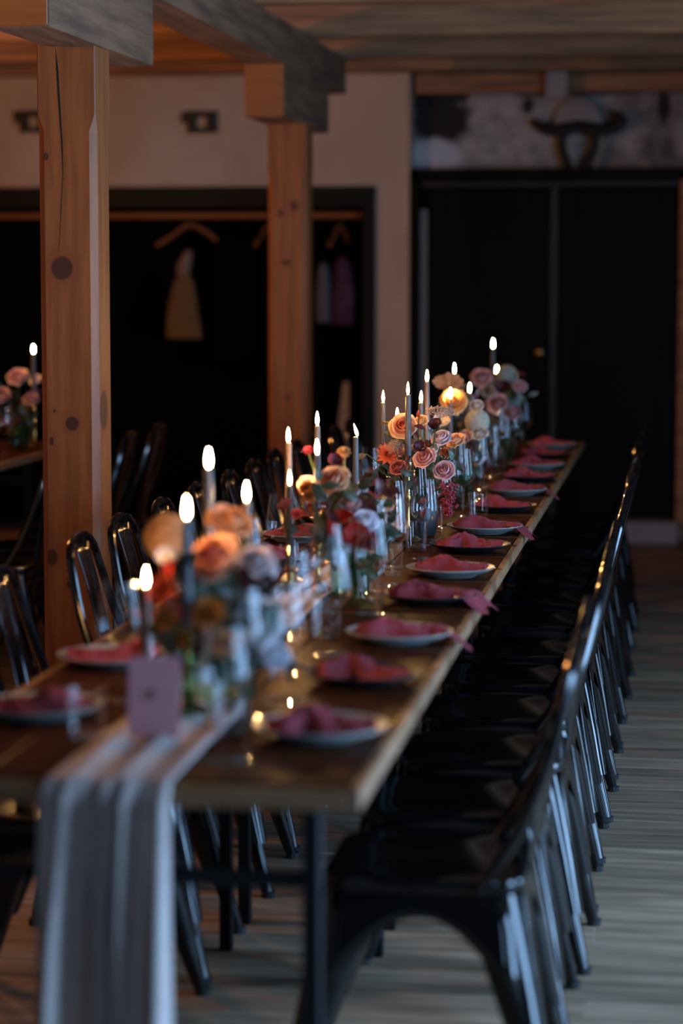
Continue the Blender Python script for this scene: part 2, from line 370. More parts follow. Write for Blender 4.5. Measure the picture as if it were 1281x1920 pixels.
# ceiling: boards, joists across, wall plate
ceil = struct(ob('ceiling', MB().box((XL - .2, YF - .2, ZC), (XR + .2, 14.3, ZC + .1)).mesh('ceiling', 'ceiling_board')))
def rough_bar(L, w, h, axis, mat, name, seed, amp=.006):
    def ring(t):
        pts = []
        for (cx, cz) in ((-1, -1), (0, -1.02), (1, -1), (1.02, 0), (1, 1), (0, 1), (-1, 1), (-1.02, 0)):
            a = cx * w / 2; b = cz * h / 2; q = noise.noise_vector((t * 1.7 + seed, cx * .7, cz * .7)) * amp
            p = (a + q.x, t, b + q.z); pts.append(p if axis == 'y' else (t, p[0], p[2]))
        return pts
    k = max(6, int(L / .25)); return MB().loft([ring(-L / 2 + L * i / k) for i in range(k + 1)]).mesh(name, mat)
for i, yy in enumerate((1.2, 2.4, 3.6, 4.8, 6.0, 7.2, 8.35, 9.5, 10.88, 11.95, 12.75)):
    ob('joist', rough_bar(XR - XL - .02, .15, .16, 'x', 'joist_wood', 'joist', i * 3.3), ceil, ((XL + XR) / 2, yy + .07, 2.64))
ob('wall_plate', rough_bar(3.8, .12, .10, 'x', 'joist_wood', 'wall_plate', 50), ceil, (.35, 13.66, 2.555))
ob('wall_plate', rough_bar(4.85, .1, .10, 'x', 'joist_wood', 'wall_plate', 60), ceil, (-4.05, 13.53, 2.665))

# long beam on posts with saddle brackets
BX = -1.80
tag(ob('ceiling_beam', rough_bar(14.1, .172, .175, 'y', 'beam_wood', 'ceiling_beam', 9, .005), loc=(BX, 4.95, 2.4725)), 'long weathered timber beam running along the room above the posts', 'beam')
def post(label, x, y, knots, zt):
    t = thing('timber_post', label, 'post', (x, y, 0), 0, 'pine posts carrying the beam')
    w, c = .0875, .020
    def ring(z, c):
        return [(-w + c, -w, z), (w - c, -w, z), (w, -w + c, z), (w, w - c, z), (w - c, w, z), (-w + c, w, z), (-w, w - c, z), (-w, -w + c, z)]
    zs = [(0, .004), (.25, .004), (.30, c)] + [(.3 + (zt - .55) * i / 6, c) for i in range(1, 7)] + [(zt - .20, .004), (zt, .004)]
    ob('shaft', MB().loft([ring(z, cc) for z, cc in zs]).mesh('shaft', pine('pine_' + str(len(MATS)), knots)), t)
    return t
p1 = post('near pine post with dark round knots, rising beside the long table', -1.815, 7.03, [(-.018, -.0875, 1.52, .034, .036), (.008, -.0875, 1.063, .021, .022), (-.055, -.0875, 1.01, .007, .013), (-.058, -.0875, .665, .018, .026), (-.003, -.0875, .585, .010, .014), (-.062, -.0875, 1.845, .008, .012), (.0875, -.02, 1.10, .02, .06), (-.045, -.0875, 1.10, .004, .005)], 2.165)
cr = MB(); pts = [(.0, 2.16, .0), (.004, 2.10, .0035), (.008, 2.02, .0035), (.012, 1.95, .003), (.016, 1.88, .0025), (.018, 1.80, .0012), (.012, 1.70, .001), (.006, 1.60, .0008), (.0, 1.56, .0)]
cr.add([(-.03 + x - h, -.0879, z) for x, z, h in pts] + [(-.03 + x + h, -.0879, z) for x, z, h in pts] + [(-.03 + x, -.0800, z) for x, z, h in pts],
       [f for i in range(len(pts) - 1) for f in ((i, i + 1, i + 1 + len(pts), i + len(pts)), (i, i + 2 * len(pts), i + 1 + 2 * len(pts), i + 1), (i + len(pts), i + 1 + len(pts), i + 1 + 2 * len(pts), i + 2 * len(pts)))])
ob('drying_crack', cr.mesh('drying_crack', 'wick'), p1)
p2 = post('far pine post standing behind the middle candles of the long table', -1.782, 10.735, [(.03, -.0875, 1.80, .016, .02), (-.03, -.0875, 1.77, .012, .014), (-.005, -.0875, 1.55, .022, .012), (.0, -.0875, .95, .012, .012)], 2.165)
for t, y0, y1, yp, col in ((p1, 6.38, 7.65, 7.03, 0), (p2, 10.16, 11.42, 10.735, 0)):
    me = rough_bar(y1 - y0, .168, .222, 'y', 'beam_wood', 'saddle_bracket', y0, .004)
    ob('saddle_bracket', me, t, (BX - t.location.x + .002, (y0 + y1) / 2 - yp, 2.273))
    fr = ob('end_grain', bevelled((-.083, -.006, -.109), (.083, 0, .109), .003, 'end_grain', 'rod_wood'), t, (BX - t.location.x + .002, y0 - yp - .001, 2.273))

# ------------------------------------------------------------------ chairs
def rr(x0, x1, y0, y1, r, z, n=4):
    pts = []
    for cx, cy, a in ((x1 - r, y1 - r, 0), (x0 + r, y1 - r, 90), (x0 + r, y0 + r, 180), (x1 - r, y0 + r, 270)):
        for k in range(n + 1): t = R(a + 90 * k / n); pts.append((cx + r * math.cos(t), cy + r * math.sin(t), z))
    return pts
def bez(p, n=10):
    out = []
    for i in range(len(p) - 1):
        a = Vector(p[max(i - 1, 0)]); b = Vector(p[i]); c = Vector(p[i + 1]); d = Vector(p[min(i + 2, len(p) - 1)])
        for k in range(n):
            t = k / n; out.append(.5 * (2 * b + (c - a) * t + (2 * a - 5 * b + 4 * c - d) * t * t + (3 * b - a - 3 * c + d) * t ** 3))
    out.append(Vector(p[-1])); return out
CH = {}
CH['seat'] = MB().loft([rr(-.178, .178, -.178, .178, .05, .425), rr(-.182, .182, -.182, .182, .055, .435), rr(-.180, .180, -.180, .180, .055, .449), rr(-.165, .165, -.165, .165, .05, .452), rr(-.12, .12, -.12, .12, .04, .446)]).mesh('seat', 'chair_paint', True)
for i, (sx, sy) in enumerate(((-1, -1), (-1, 1), (1, -1), (1, 1))):
    fx = .245 if sx < 0 else .235; rings = []
    for z, w in ((.435, .058), (.36, .053), (.25, .043), (.13, .030), (.128, .020), (.05, .017), (.012, .014)):
        k = 1 - z / .435; cx = sx * (.118 + (fx - .118) * k); cy = sy * (.116 + (.200 - .116) * k)
        rings.append(rr(cx - w, cx + w, cy - w, cy + w, w * .85, z, 4))
    CH['leg%d' % i] = MB().loft(rings).mesh('leg', 'chair_paint', True, 50)
    CH['foot%d' % i] = MB().tube([(sx * fx, sy * .200, 0), (sx * fx, sy * .200, .014)], .017, 10).mesh('foot_cap', 'rubber')
def apron(side):
    def fn(u, v):
        a = -1 + 2 * u; lower = .435 - (.052 + .17 * abs(a) ** 2.2)
        z = .435 + (lower - .435) * v; o = .176 + (.435 - z) * .16; t = a * (.155 + (.435 - z) * .12)
        return {'f': (-o, t, z), 'b': (o, t, z), 'l': (t, -o, z), 'r': (t, o, z)}[side]
    mb = MB().grid(fn, 14, 3); me = mb.mesh('apron', 'chair_paint', True, 60)
    bm = bmesh.new(); bm.from_mesh(me); bmesh.ops.solidify(bm, geom=list(bm.faces), thickness=.004); bm.to_mesh(me); bm.free(); return me
for s_ in 'fblr': CH['apron' + s_] = apron(s_)
hoop = [(.10, -.183, .43), (.165, -.180, .53), (.215, -.168, .65), (.245, -.145, .765), (.260, -.105, .832), (.265, 0, .853), (.260, .105, .832), (.245, .145, .765), (.215, .168, .65), (.165, .180, .53), (.10, .183, .43)]
CH['hoop'] = MB().tube(bez(hoop, 5), .0115, 8).mesh('back_hoop', 'chair_paint', True)
def splat(u, v):
    z = .43 + u * .415; x = .178 + (z - .43) * .205 - .012 * math.sin(math.pi * u); w = .062 - .012 * math.sin(math.pi * u) + .006 * u
    a = -1 + 2 * v; return (x + .008 * (1 - a * a) + (.004 if abs(abs(a) - .5) < .15 else 0), a * w, z)
me = MB().grid(splat, 12, 8).mesh('splat', 'chair_paint', True, 60); bm = bmesh.new(); bm.from_mesh(me); bmesh.ops.solidify(bm, geom=list(bm.faces), thickness=.003); bm.to_mesh(me); bm.free(); CH['splat'] = me
CH['cross'] = MB().box((-.2, -.012, -.008), (.2, .012, .008)).mesh('under_brace', 'chair_paint')
def make_chair():
    t = thing('metal_chair', 'x', 'chair')
    ob('seat', CH['seat'], t)
    for i in range(4): l = ob('leg', CH['leg%d' % i], t); ob('foot_cap', CH['foot%d' % i], l)
    for s_ in 'fblr': ob('apron', CH['apron' + s_], t)
    ob('back_hoop', CH['hoop'], t); ob('splat', CH['splat'], t)
    for a in (45, -45): ob('under_brace', CH['cross'], t, (0, 0, .40), (0, 0, R(a)))
    return t
proto = make_chair(); first = [True]
def chair(label, x, y, rz, group):
    c = proto if first[0] else copy_tree(proto); first[0] = False
    c.location = (x, y, 0); c.rotation_euler = (0, 0, rz); c['label'] = label; c['group'] = group
RYC = [4.31, 4.82, 5.33, 5.84, 6.32, 6.80, 7.37, 7.87, 8.36, 8.84, 9.40, 9.92, 10.44]
for k, yy in enumerate(RYC):
    chair('%s black metal chair from the near end, right side of the long table' % ORD[k] if k < 12 else 'farthest black metal chair on the right side of the long table',
          -.452 + random.uniform(-.010, .012), yy, R(random.uniform(-1, 1)), 'chairs on the right of the long table')
LY = [4.66, 5.14, 5.86, 6.33, 6.80, 7.33, 7.80, 8.27, 8.76, 9.23, 9.69, 10.15, 10.62]
for k, yy in enumerate(LY):
    chair('%s black metal chair from the near end, left side of the long table' % ORD[k] if k < 12 else 'farthest black metal chair on the left side of the long table',
          -1.245 + random.uniform(-.012, .012), yy, R(180 + random.uniform(-1, 1)), 'chairs on the left of the long table')
for k, yy in enumerate((8.55, 9.1, 9.65, 10.2)):
    chair('%s black metal chair from the near end of the second table, behind the near post' % ORD[k], -2.53, yy, R(random.uniform(-3, 3)), 'chairs at the second table')

# ------------------------------------------------------------------ tables
TX0, TX1, TZ = -1.21, -.47, .755
def make_table(label, x0, x1, y0, y1):
    cx, cy = (x0 + x1) / 2, (y0 + y1) / 2; hw, hl = (x1 - x0) / 2, (y1 - y0) / 2 - .003
    t = thing('dining_table', label, 'table', (cx, cy, 0), 0, 'wooden tables on steel frames')
    n = 5; pw = 2 * (hw - .018) / n
    pm = bevelled((-pw / 2 + .0012, -hl + .02, TZ - .024), (pw / 2 - .0012, hl - .02, TZ), .002, 'plank', 'table_top')
    for i in range(n): ob('plank', pm, t, (-hw + .018 + pw * (i + .5), 0, 0))
    sm = bevelled((-.009, -hl, TZ - .034), (.009, hl, TZ - .003), .003, 'edge_rail', 'table_edge')
    for s in (-1, 1): ob('edge_rail', sm, t, (s * (hw - .009), 0, 0))
    em = bevelled((-hw + .018, -.01, TZ - .036), (hw - .018, .01, TZ - .006), .003, 'end_rail', 'table_edge')
    for s in (-1, 1): ob('end_rail', em, t, (0, s * (hl - .01), 0))
    lm = bevelled((-.014, -.014, 0), (.014, .014, TZ - .036), .002, 'leg', 'steel_black')
    for sx in (-1, 1):
        for sy in (-1, 1): ob('leg', lm, t, (sx * (hw - (.09 if sy < 0 and y0 < 4 else .20)), sy * (hl - .11), 0))
    for s in (-1, 1):
        e = .09 if s < 0 and y0 < 4 else .20
        ob('cross_bar', bevelled((-hw + e + .015, -.012, .575), (hw - e - .015, .012, .60), .002, 'cross_bar', 'steel_black'), t, (0, s * (hl - .11), 0))
        ob('top_bar', bevelled((-hw + e - .01, -.014, TZ - .058), (hw - e + .01, .014, TZ - .037), .002, 'top_bar', 'steel_black'), t, (0, s * (hl - .11), .0005))
JY = [3.455, 5.31, 7.165, 9.02, 10.875]
for k in range(4):
    make_table(['nearest dark wooden table of the long row, its end towards the viewer', 'second dark wooden table from the near end of the long row', 'third dark wooden table from the near end of the long row', 'farthest dark wooden table of the long row, before the doors'][k], TX0, TX1, JY[k], JY[k + 1])
make_table('dark wooden table of the second row, half hidden behind the near post', -3.5, -2.76 + .05, 8.5, 10.5)

# ------------------------------------------------------------------ runner
def runner_fn(u, v):
    a = -1 + 2 * v
    top = 7.1; drop = .70; L = top + drop; s = u * L
    if s < drop:                                  # hanging, from the floor upwards
        z = TZ - drop + s + .004; k = 1 - s / drop
        w = .098 + .018 * k; x = -.850 - .012 * k + a * w
        y = 3.438 - .012 - (.012 + .030 * min(1, k * 3)) * (.6 * math.sin(a * 8.5 + .8 * k + 1.6 * noise.noise((a * 1.4, k * .8, 5))) + 1.5 * noise.noise((a * 4.2, k * .9, 9)) + .30 * math.sin(a * 21 + 2 + k)) - .012 * k
        if k < .03: y = 3.438 - .012
        return (x, y, z)
    y = 3.44 + (s - drop); k = (s - drop)
    w = .096 - .034 * min(1, max(0, k - .55) / .6) + .014 * noise.noise((y * 1.3, 2, 2)) * min(1, k / 1.5)
    x = -.848 - .035 * min(1, max(0, k - .55) / .6) + .018 * noise.noise((y * .9, 7, 1)) * min(1, k) + a * w
    fold = (.5 + .5 * math.sin(a * 8.5 + 1.2 * noise.noise((a * 1.4, 0, 5)) + .5 * math.sin(y * 2.1))) * .010 + .008 * abs(noise.noise((x * 9, y * 6, 0)))
    return (x, y, TZ + .0015 + fold * min(1, .25 + k * 3))
me = MB().grid(runner_fn, 300, 36).mesh('table_runner', 'runner_gauze', True, 180)
bm = bmesh.new(); bm.from_mesh(me); bmesh.ops.solidify(bm, geom=list(bm.faces), thickness=-.0008); bm.to_mesh(me); bm.free()
tag(ob('table_runner', me), 'long off-white gauze runner hanging over the near end of the table', 'table runner')

# ------------------------------------------------------------------ place settings
CANDLES = [  # flame position, wax, candlestick, where
 (-.961, 4.20, .963, 'candle_pale', 'brass', 'lowest candle at the left of the nearest centrepiece'),
 (-.843, 4.00, 1.109, 'candle_wax', 'brass', 'candle with the largest blurred flame, in the nearest centrepiece'),
 (-.886, 4.40, 1.162, 'candle_wax', 'brass', 'tallest candle behind the nearest centrepiece, before the dark niche'),
 (-.841, 4.55, 1.087, 'candle_pale', 'bronze', 'candle above the orange rose, right behind the nearest centrepiece'),
 (-.960, 5.75, 1.115, 'candle_pale', 'brass', 'left tall candle of the second centrepiece, before the far post'),
 (-.944, 6.10, 1.134, 'candle_pale', 'brass', 'rearmost candle of the second centrepiece, before the far post'),
 (-.867, 5.60, 1.098, 'candle_wax', 'brass', 'leaning grey-blue candle just left of the peach rose'),
 (-.933, 5.60, 1.024, 'candle_wax', 'brass', 'shortest grey-blue candle at the left of the second centrepiece'),
 (-.900, 6.50, 1.079, 'candle_wax', 'celadon_ceramic', 'candle with a flame blown sideways, in a pale ceramic holder'),
 (-.864, 6.80, 1.156, 'candle_wax', 'bronze', 'sharp tall candle at the left of the middle centrepiece'),
 (-.780, 6.70, 1.184, 'candle_wax', 'brass', 'sharp tall candle before the peach rose of the middle centrepiece'),
 (-.806, 7.25, 1.133, 'candle_pale', 'brass', 'candle right behind the middle centrepiece'),
 (-.896, 7.40, 1.072, 'candle_pale', 'brass', 'candle with its flame peeping over the sharp peach rose'),
 (-.825, 7.60, 1.181, 'candle_pale', 'brass', 'tall candle between the middle and the fourth centrepiece'),
 (-.790, 8.00, 1.107, 'candle_wax', 'bronze', 'candle in front of the orange rose of the fourth centrepiece'),
 (-.817, 8.40, 1.173, 'candle_wax', 'brass', 'candle rising behind the scalloped tan flower'),
 (-.799, 8.80, 1.087, 'candle_pale', 'brass', 'candle between the fourth and the farthest centrepiece'),
 (-.804, 9.90, 1.216, 'candle_wax', 'brass', 'highest candle of the farthest centrepiece, before the doors'),
 (-.803, 10.10, 1.099, 'candle_pale', 'brass', 'round-flamed candle among the roses of the farthest centrepiece'),
 (-2.768, 10.00, 1.181, 'candle_wax', 'brass', 'candle on the second table, left of the near post'),
]
VA = (-.800, 4.10); VB = (-.775, 5.52); VC = (-.765, 6.86); VD = (-.770, 8.16); VE = (-.745, 9.74); VF = (-2.82, 9.95)
OCC = [(c_[0], c_[1], .040) for c_ in CANDLES] + [(v_[0], v_[1], .058) for v_ in (VA, VB, VC, VD, VE, VF)] + [(-.832, 3.93, .024)]
def fit(x, y, r):
    for d in (0, .01, .02, .03, .04, .05, .06, .07, .08, .10, .12):          # slide along the table until nothing is touched
        for sg in (1, -1):
            for dx in (0, .012, -.012):
                if all(math.hypot(x + dx - a, y + sg * d - b) > r + q + .002 for a, b, q in OCC):
                    OCC.append((x + dx, y + sg * d, r)); return x + dx, y + sg * d
    return x, y
plate_me = {}
for k, m_ in (('pale', 'pale_stoneware'), ('black', 'black_stoneware')):
    plate_me[k] = MB().lathe([(0, .003), (.055, .003), (.058, 0), (.064, 0), (.068, .004), (.095, .012), (.110, .021), (.1105, .0235), (.108, .0235), (.092, .0155), (.070, .009), (.062, .007), (0, .006)], 40).mesh('dinner_plate', m_, True)
def napkin_mesh(seed, L=.17, tail=0.):
    rs = random.Random(seed); ph = [rs.uniform(0, 6.28) for _ in range(6)]
    kn = rs.uniform(.25, .40)
    def fn(u, v):
        x = -L / 2 + u * (L + tail); a = -1 + 2 * v
        pinch = 1 - .45 * math.exp(-((u - kn) / .14) ** 2)
        w = (.050 + .010 * math.sin(u * 6 + ph[0])) * pinch * (1 - .35 * (max(0, .12 - u) / .12) ** 2)
        y = a * w + .010 * math.sin(u * 6 + ph[1]) + .004 * math.sin(u * 19 + a * 3 + ph[4])
        x += .012 * noise.noise((a * 3, seed, u * 2)) + (.010 * math.sin(a * 4 + ph[5])) * (u - .3)
        ridge = abs(math.sin(a * 6.2 + 1.6 * noise.noise((u * 3.2, a, seed * 1.7)) + ph[2])) ** .7
        bulge = math.exp(-((u - kn) / .20) ** 2)
        h = .003 + (.007 + .015 * bulge) * (1 - a * a) + (.010 + .008 * bulge) * ridge * (1 - a ** 4) + .012 * abs(noise.noise((x * 42 + seed, y * 46, seed))) * (1 - a ** 4)
        z = max(.0015, h) + max(0, abs(y) - .055) * .25
        if x > L / 2 - .015 and tail:
            q = x - (L / 2 - .015); z = max(z * .5, .004) + .012 - max(0, q - .028) * .75
        return (x, y, z)
    me = MB().grid(fn, 44, 36).mesh('napkin', 'napkin_rose', True, 180)
    return me
nap_me = [napkin_mesh(i) for i in range(5)]; nap_tail = napkin_mesh(11, .17, .06)
wine_me = {'bowl': MB().lathe([(.0035, .088), (.006, .093), (.020, .101), (.0345, .118), (.0375, .128), (.0365, .145), (.0325, .175), (.0275, .212), (.0268, .212), (.0318, .175), (.0357, .145), (.0366, .129), (.0336, .119), (.0195, .103), (.004, .096), (0, .095)], 40).mesh('bowl', 'clear_glass', True),
           'stem': MB().lathe([(.0030, .004), (.0026, .03), (.0026, .07), (.0035, .088)], 10).mesh('stem', 'clear_glass', True),
           'foot': MB().lathe([(0, 0), (.036, 0), (.0365, .0012), (.030, .0022), (.012, .0035), (.003, .006)], 24).mesh('foot', 'clear_glass', True)}
tumb_me = MB().lathe([(0, 0), (.027, 0), (.0285, .002), (.0315, .08), (.0305, .08), (.0275, .008), (0, .007)], 24).mesh('tumbler', 'clear_glass', True)
def wine(label, x, y, z=TZ, s=1.0, group='wine glasses on the long table'):
    x, y = fit(x, y, .038 * s)
    t = thing('wine_glass', label, 'wine glass', (x, y, z + .0004), random.uniform(0, 6), group); t.scale = (s, s, s)
    for k in wine_me: ob(k, wine_me[k], t)
def tumbler(label, x, y, z=TZ, group='water tumblers on the long table'):
    x, y = fit(x, y, .032)
    tag(ob('tumbler', tumb_me, loc=(x, y, z + .0004), rot=(0, 0, random.uniform(0, 6))), label, 'tumbler', group)
fk = MB().box((-.0035, -.10, .001), (.0035, .02, .003)).box((-.010, .02, .002), (.010, .045, .004))
for i in range(4): fk.box((-.010 + i * .0058, .045, .002), (-.0072 + i * .0058, .088, .0045))
fork_me = fk.mesh('fork', 'brass')
knife_me = MB().loft([[(-.004, -.105, .001), (.004, -.105, .001), (.004, -.105, .005), (-.004, -.105, .005)], [(-.004, -.0, .001), (.004, 0, .001), (.004, 0, .004), (-.004, 0, .004)], [(-.008, .01, .001), (.006, .01, .001), (.006, .01, .0025), (-.008, .01, .0025)], [(-.008, .08, .001), (.006, .08, .001), (.006, .08, .002), (-.008, .08, .002)], [(-.001, .112, .001), (.006, .112, .001), (.006, .112, .0018), (-.001, .112, .0018)]]).mesh('knife', 'brass')
def nth(k, n=13): return 'farthest' if k == n - 1 else 'nearest' if k == 0 else ORD[k]
RY = [3.84, 4.375, 4.88, 5.47, 5.97, 6.50, 6.98, 7.62, 8.20, 8.74, 9.30, 9.84, 10.40]
for yy in RY: OCC.append((-.588, yy, .100))
for k in range(13): OCC.append((-1.088, 3.955 + .547 * k if k < 12 else 10.42, .100))
for k, yy in enumerate(RY):
    q = nth(k) + (' right-hand place' if k in (0, 12) else ' right-hand place from the near end'); kind = 'black' if k % 2 else 'pale'
    px = -.588 + random.uniform(-.004, .004)
    tag(ob('dinner_plate', plate_me[kind], loc=(px, yy, TZ + .0004)), '%s stoneware plate at the %s' % ('charcoal black' if k % 2 else 'pale grey-green', q), 'plate', 'dinner plates')
    hang = k in (2, 3, 6, 8)
    tag(ob('napkin', nap_tail if hang else nap_me[k % 5], loc=(px - (.004 if hang else 0), yy + random.uniform(-.01, .01), TZ + .0082), rot=(0, 0, R(random.uniform(-14, 14)))), 'crumpled rose-pink napkin on the %s plate at the %s' % ('black' if k % 2 else 'pale', q), 'napkin', 'rose napkins')
    wx, wy = (-.690, 6.31) if k == 5 else (-.70 + random.uniform(-.012, .012), yy - .205 + random.uniform(-.015, .015))
    wine('wine glass with angular bowl by the %s' % q, wx, wy)
    if k < 12: wine('slightly taller wine glass set further in, by the %s' % q, -.748 + random.uniform(-.008, .008), yy + .135 + random.uniform(-.02, .02), s=1.06)
    tumbler('clear water tumbler by the %s' % q, -.735 + random.uniform(-.006, .004), yy + .005 + random.uniform(-.015, .015))
    tag(ob('fork', fork_me, loc=(-.575, yy - .135, TZ), rot=(0, 0, R(90 + random.uniform(-4, 4)))), 'brass fork beside the plate at the %s' % q, 'fork', 'brass forks')
    tag(ob('knife', knife_me, loc=(-.575, yy + .135, TZ), rot=(0, 0, R(90 + random.uniform(-4, 4)))), 'brass knife beside the plate at the %s' % q, 'knife', 'brass knives')
tumbler('extra water tumbler near the table edge, before the eighth right-hand plate', -.640, 7.37)
for k in range(13):
    yy = 3.955 + .547 * k if k < 12 else 10.42; q = nth(k) + (' left-hand place' if k in (0, 12) else ' left-hand place from the near end')
    px = -1.088 + random.uniform(-.006, .006); kind = 'black' if k % 2 == 0 and k > 1 else 'pale'
    tag(ob('dinner_plate', plate_me[kind], loc=(px, yy, TZ + .0004)), '%s stoneware plate at the %s' % ('charcoal black' if kind == 'black' else 'pale grey-green', q), 'plate', 'dinner plates')
    tag(ob('napkin', nap_me[(k + 2) % 5], loc=(px, yy, TZ + .0082), rot=(0, 0, R(180 + random.uniform(-14, 14)))), 'crumpled rose-pink napkin on the %s plate at the %s' % (kind, q), 'napkin', 'rose napkins')
    wine('wine glass with angular bowl by the %s' % q, -.975 + random.uniform(-.008, .008), yy + .20)
    tumbler('clear water tumbler by the %s' % q, -.965 + random.uniform(-.004, .004), yy - .17)

# pink card
cd = thing('table_card', 'pink rounded card standing on the runner at the near end of the table', 'card', (-.848, 3.755, TZ + .010), R(2))
ob('card', MB().loft([[(x, -.0012, y) for x, y, _ in rr(-.042, .042, 0, .128, .006, 0)], [(x, .0012, y) for x, y, _ in rr(-.042, .042, 0, .128, .006, 0)]]).mesh('card', 'card_pink'), cd, rot=(R(-8), 0, 0))
mk = MB(); mk.tube([(.0075 * math.cos(t * .63), 0, .0085 * math.sin(t * .63)) for t in range(9)], .0012, 5)
mk.tube([(-.002, 0, -.004), (.003, 0, .0), (-.001, 0, .005)], .0012, 5)
ob('printed_mark', mk.mesh('printed_mark', 'card_ink'), cd, (0, .0066, .068), (R(-8), 0, 0))
ob('card_foot', MB().box((-.018, .004, 0), (.018, .03, .006)).mesh('card_foot', 'brass'), cd)

# ------------------------------------------------------------------ candles
flame_me = MB().lathe([(0, -.014), (.0024, -.012), (.0042, -.005), (.0040, .002), (.0027, .010), (.0011, .017), (0, .021)], 10).mesh('flame', 'flame', True, 180)
wick_me = MB().tube([(0, 0, -.004), (.0004, 0, .004), (.001, 0, .009)], .0008, 5).mesh('wick', 'wick')
def wax_mesh(L, mat):
    return MB().lathe([(0, 0), (.0095, 0), (.0092, L * .4), (.0072, L - .004), (.0062, L - .001), (.005, L), (.003, L - .0015), (0, L - .002)], 14).mesh('wax', mat, True, 60)
WX = {(L, m_): wax_mesh(L, m_) for L in (.2, .15) for m_ in ('candle_wax', 'candle_pale')}
def stick_mesh(h, kind):
    if kind == 'celadon_ceramic':
        p = [(0, 0), (.036, 0), (.037, .006), (.02, .02), (.013, .03), (.022, h * .5), (.024, h * .6), (.015, h - .035), (.021, h - .022), (.021, h - .004), (.018, h), (.010, h), (.0098, h - .016), (0, h - .016)]
    elif h < .09:
        p = [(0, 0), (.034, 0), (.035, .004), (.022, .008), (.012, .014), (.011, h - .018), (.020, h - .014), (.021, h - .011), (.0125, h - .008), (.013, h), (.0100, h), (.0098, h - .012), (0, h - .012)]
    else:
        p = [(0, 0), (.038, 0), (.039, .004), (.030, .010), (.012, .018), (.007, .030), (.011, .036), (.007, .043), (.006, h * .5), (.0105, h * .55), (.006, h * .6), (.006, h - .042), (.011, h - .038), (.008, h - .032), (.022, h - .026), (.0225, h - .0235), (.010, h - .021), (.0135, h - .014), (.0135, h), (.0100, h), (.0098, h - .014), (0, h - .014)]
    return MB().lathe(p, 20).mesh('candlestick', kind, True, 50)
for i, (x, yy, z, wm, sm, lab) in enumerate(CANDLES):
    L = .2 if z > 1.0 else .15; top = z - .016; h = round(top - L - TZ - .0004 + .013, 3)
    zb = TZ + .004 if x > -2 else TZ
    h -= zb - TZ
    tag(ob('candlestick', stick_mesh(h, sm), loc=(x, yy, zb)), ('pale ceramic' if sm[0] == 'c' else sm) + ' candlestick under the ' + lab, 'candlestick', 'candlesticks')
    c = thing('taper_candle', lab, 'candle', (x, yy, zb + h - .012), random.uniform(0, 6), 'lit taper candles')
    ob('wax', WX[(L, wm)], c); ob('wick', wick_me, c, (0, 0, L))
    ob('flame', flame_me, c, (0.001, 0, L + .015), (0, 0, 0) if i != 8 else (0, R(-18), 0))
    if i == 8: c.rotation_euler = (0, 0, 0)

# ------------------------------------------------------------------ flowers
def petal_patch(prof, arc, ruffle, nu=6, nv=5):
    def fn(u, v):
        a = -1 + 2 * u; t = v * (len(prof) - 1); i = min(int(t), len(prof) - 2); k = t - i
        r = prof[i][0] * (1 - k) + prof[i + 1][0] * k; z = prof[i][1] * (1 - k) + prof[i + 1][1] * k
        wv = math.sin(min(1, .25 + v * .95) * math.pi * .62) ; drop = (a * a) * .16 * v
        ang = a * R(arc) / 2 * wv; r += ruffle * math.sin(a * 5 + v * 3) * v + .05 * a * a * v
        return (r * math.cos(ang), r * math.sin(ang), z - drop)
    return MB().grid(fn, nu, nv).mesh('petal', 'petal', True, 180)
RP = [(3, petal_patch([(.05, -.1), (.16, .2), (.15, .5), (.08, .66)], 170, .01)),
      (4, petal_patch([(.08, -.1), (.28, .15), (.33, .45), (.24, .68)], 140, .015)),
      (5, petal_patch([(.10, -.1), (.42, .05), (.55, .38), (.48, .64)], 118, .02)),
      (5, petal_patch([(.10, -.12), (.50, -.02), (.74, .28), (.76, .52), (.84, .56)], 104, .03)),
      (6, petal_patch([(.10, -.15), (.52, -.10), (.88, .12), (1.0, .32), (1.1, .26)], 92, .04))]
calyx_me = MB().lathe([(0, -.30), (.10, -.28), (.17, -.18), (.30, -.10), (.10, -.06), (0, -.06)], 10).mesh('calyx', 'stem_green', True)
CAMV = Vector((.12, -.98, .12))
def face_rot(bend=.35, seed=0):
    rs = random.Random(seed)
    d = Vector((rs.uniform(-.35, .35), -1 + bend * .9, .55 + rs.uniform(-.2, .35) + bend * .3)).normalized()
    return d.to_track_quat('Z', 'Y').to_euler()
def stem(t, p, vase):
    """a stem from the bloom to the vase, in world coordinates re-expressed at the thing's base"""
    a = Vector((0, 0, 0)); b = Vector(vase) - Vector(p); m1 = Vector((b.x * .35, b.y * .35, b.z * .30)); m2 = Vector((b.x * .85, b.y * .85, b.z * .65))
    ob('stem', MB().tube(bez([a, m1, m2, b], 4), .0022, 6).mesh('stem', 'stem_green', True), t)
def lift(c): return tuple(min(.95, v * 1.22) for v in c)
def mixc(a, b, k): return tuple(a[i] * (1 - k) + b[i] * k for i in range(3))
joined = {}
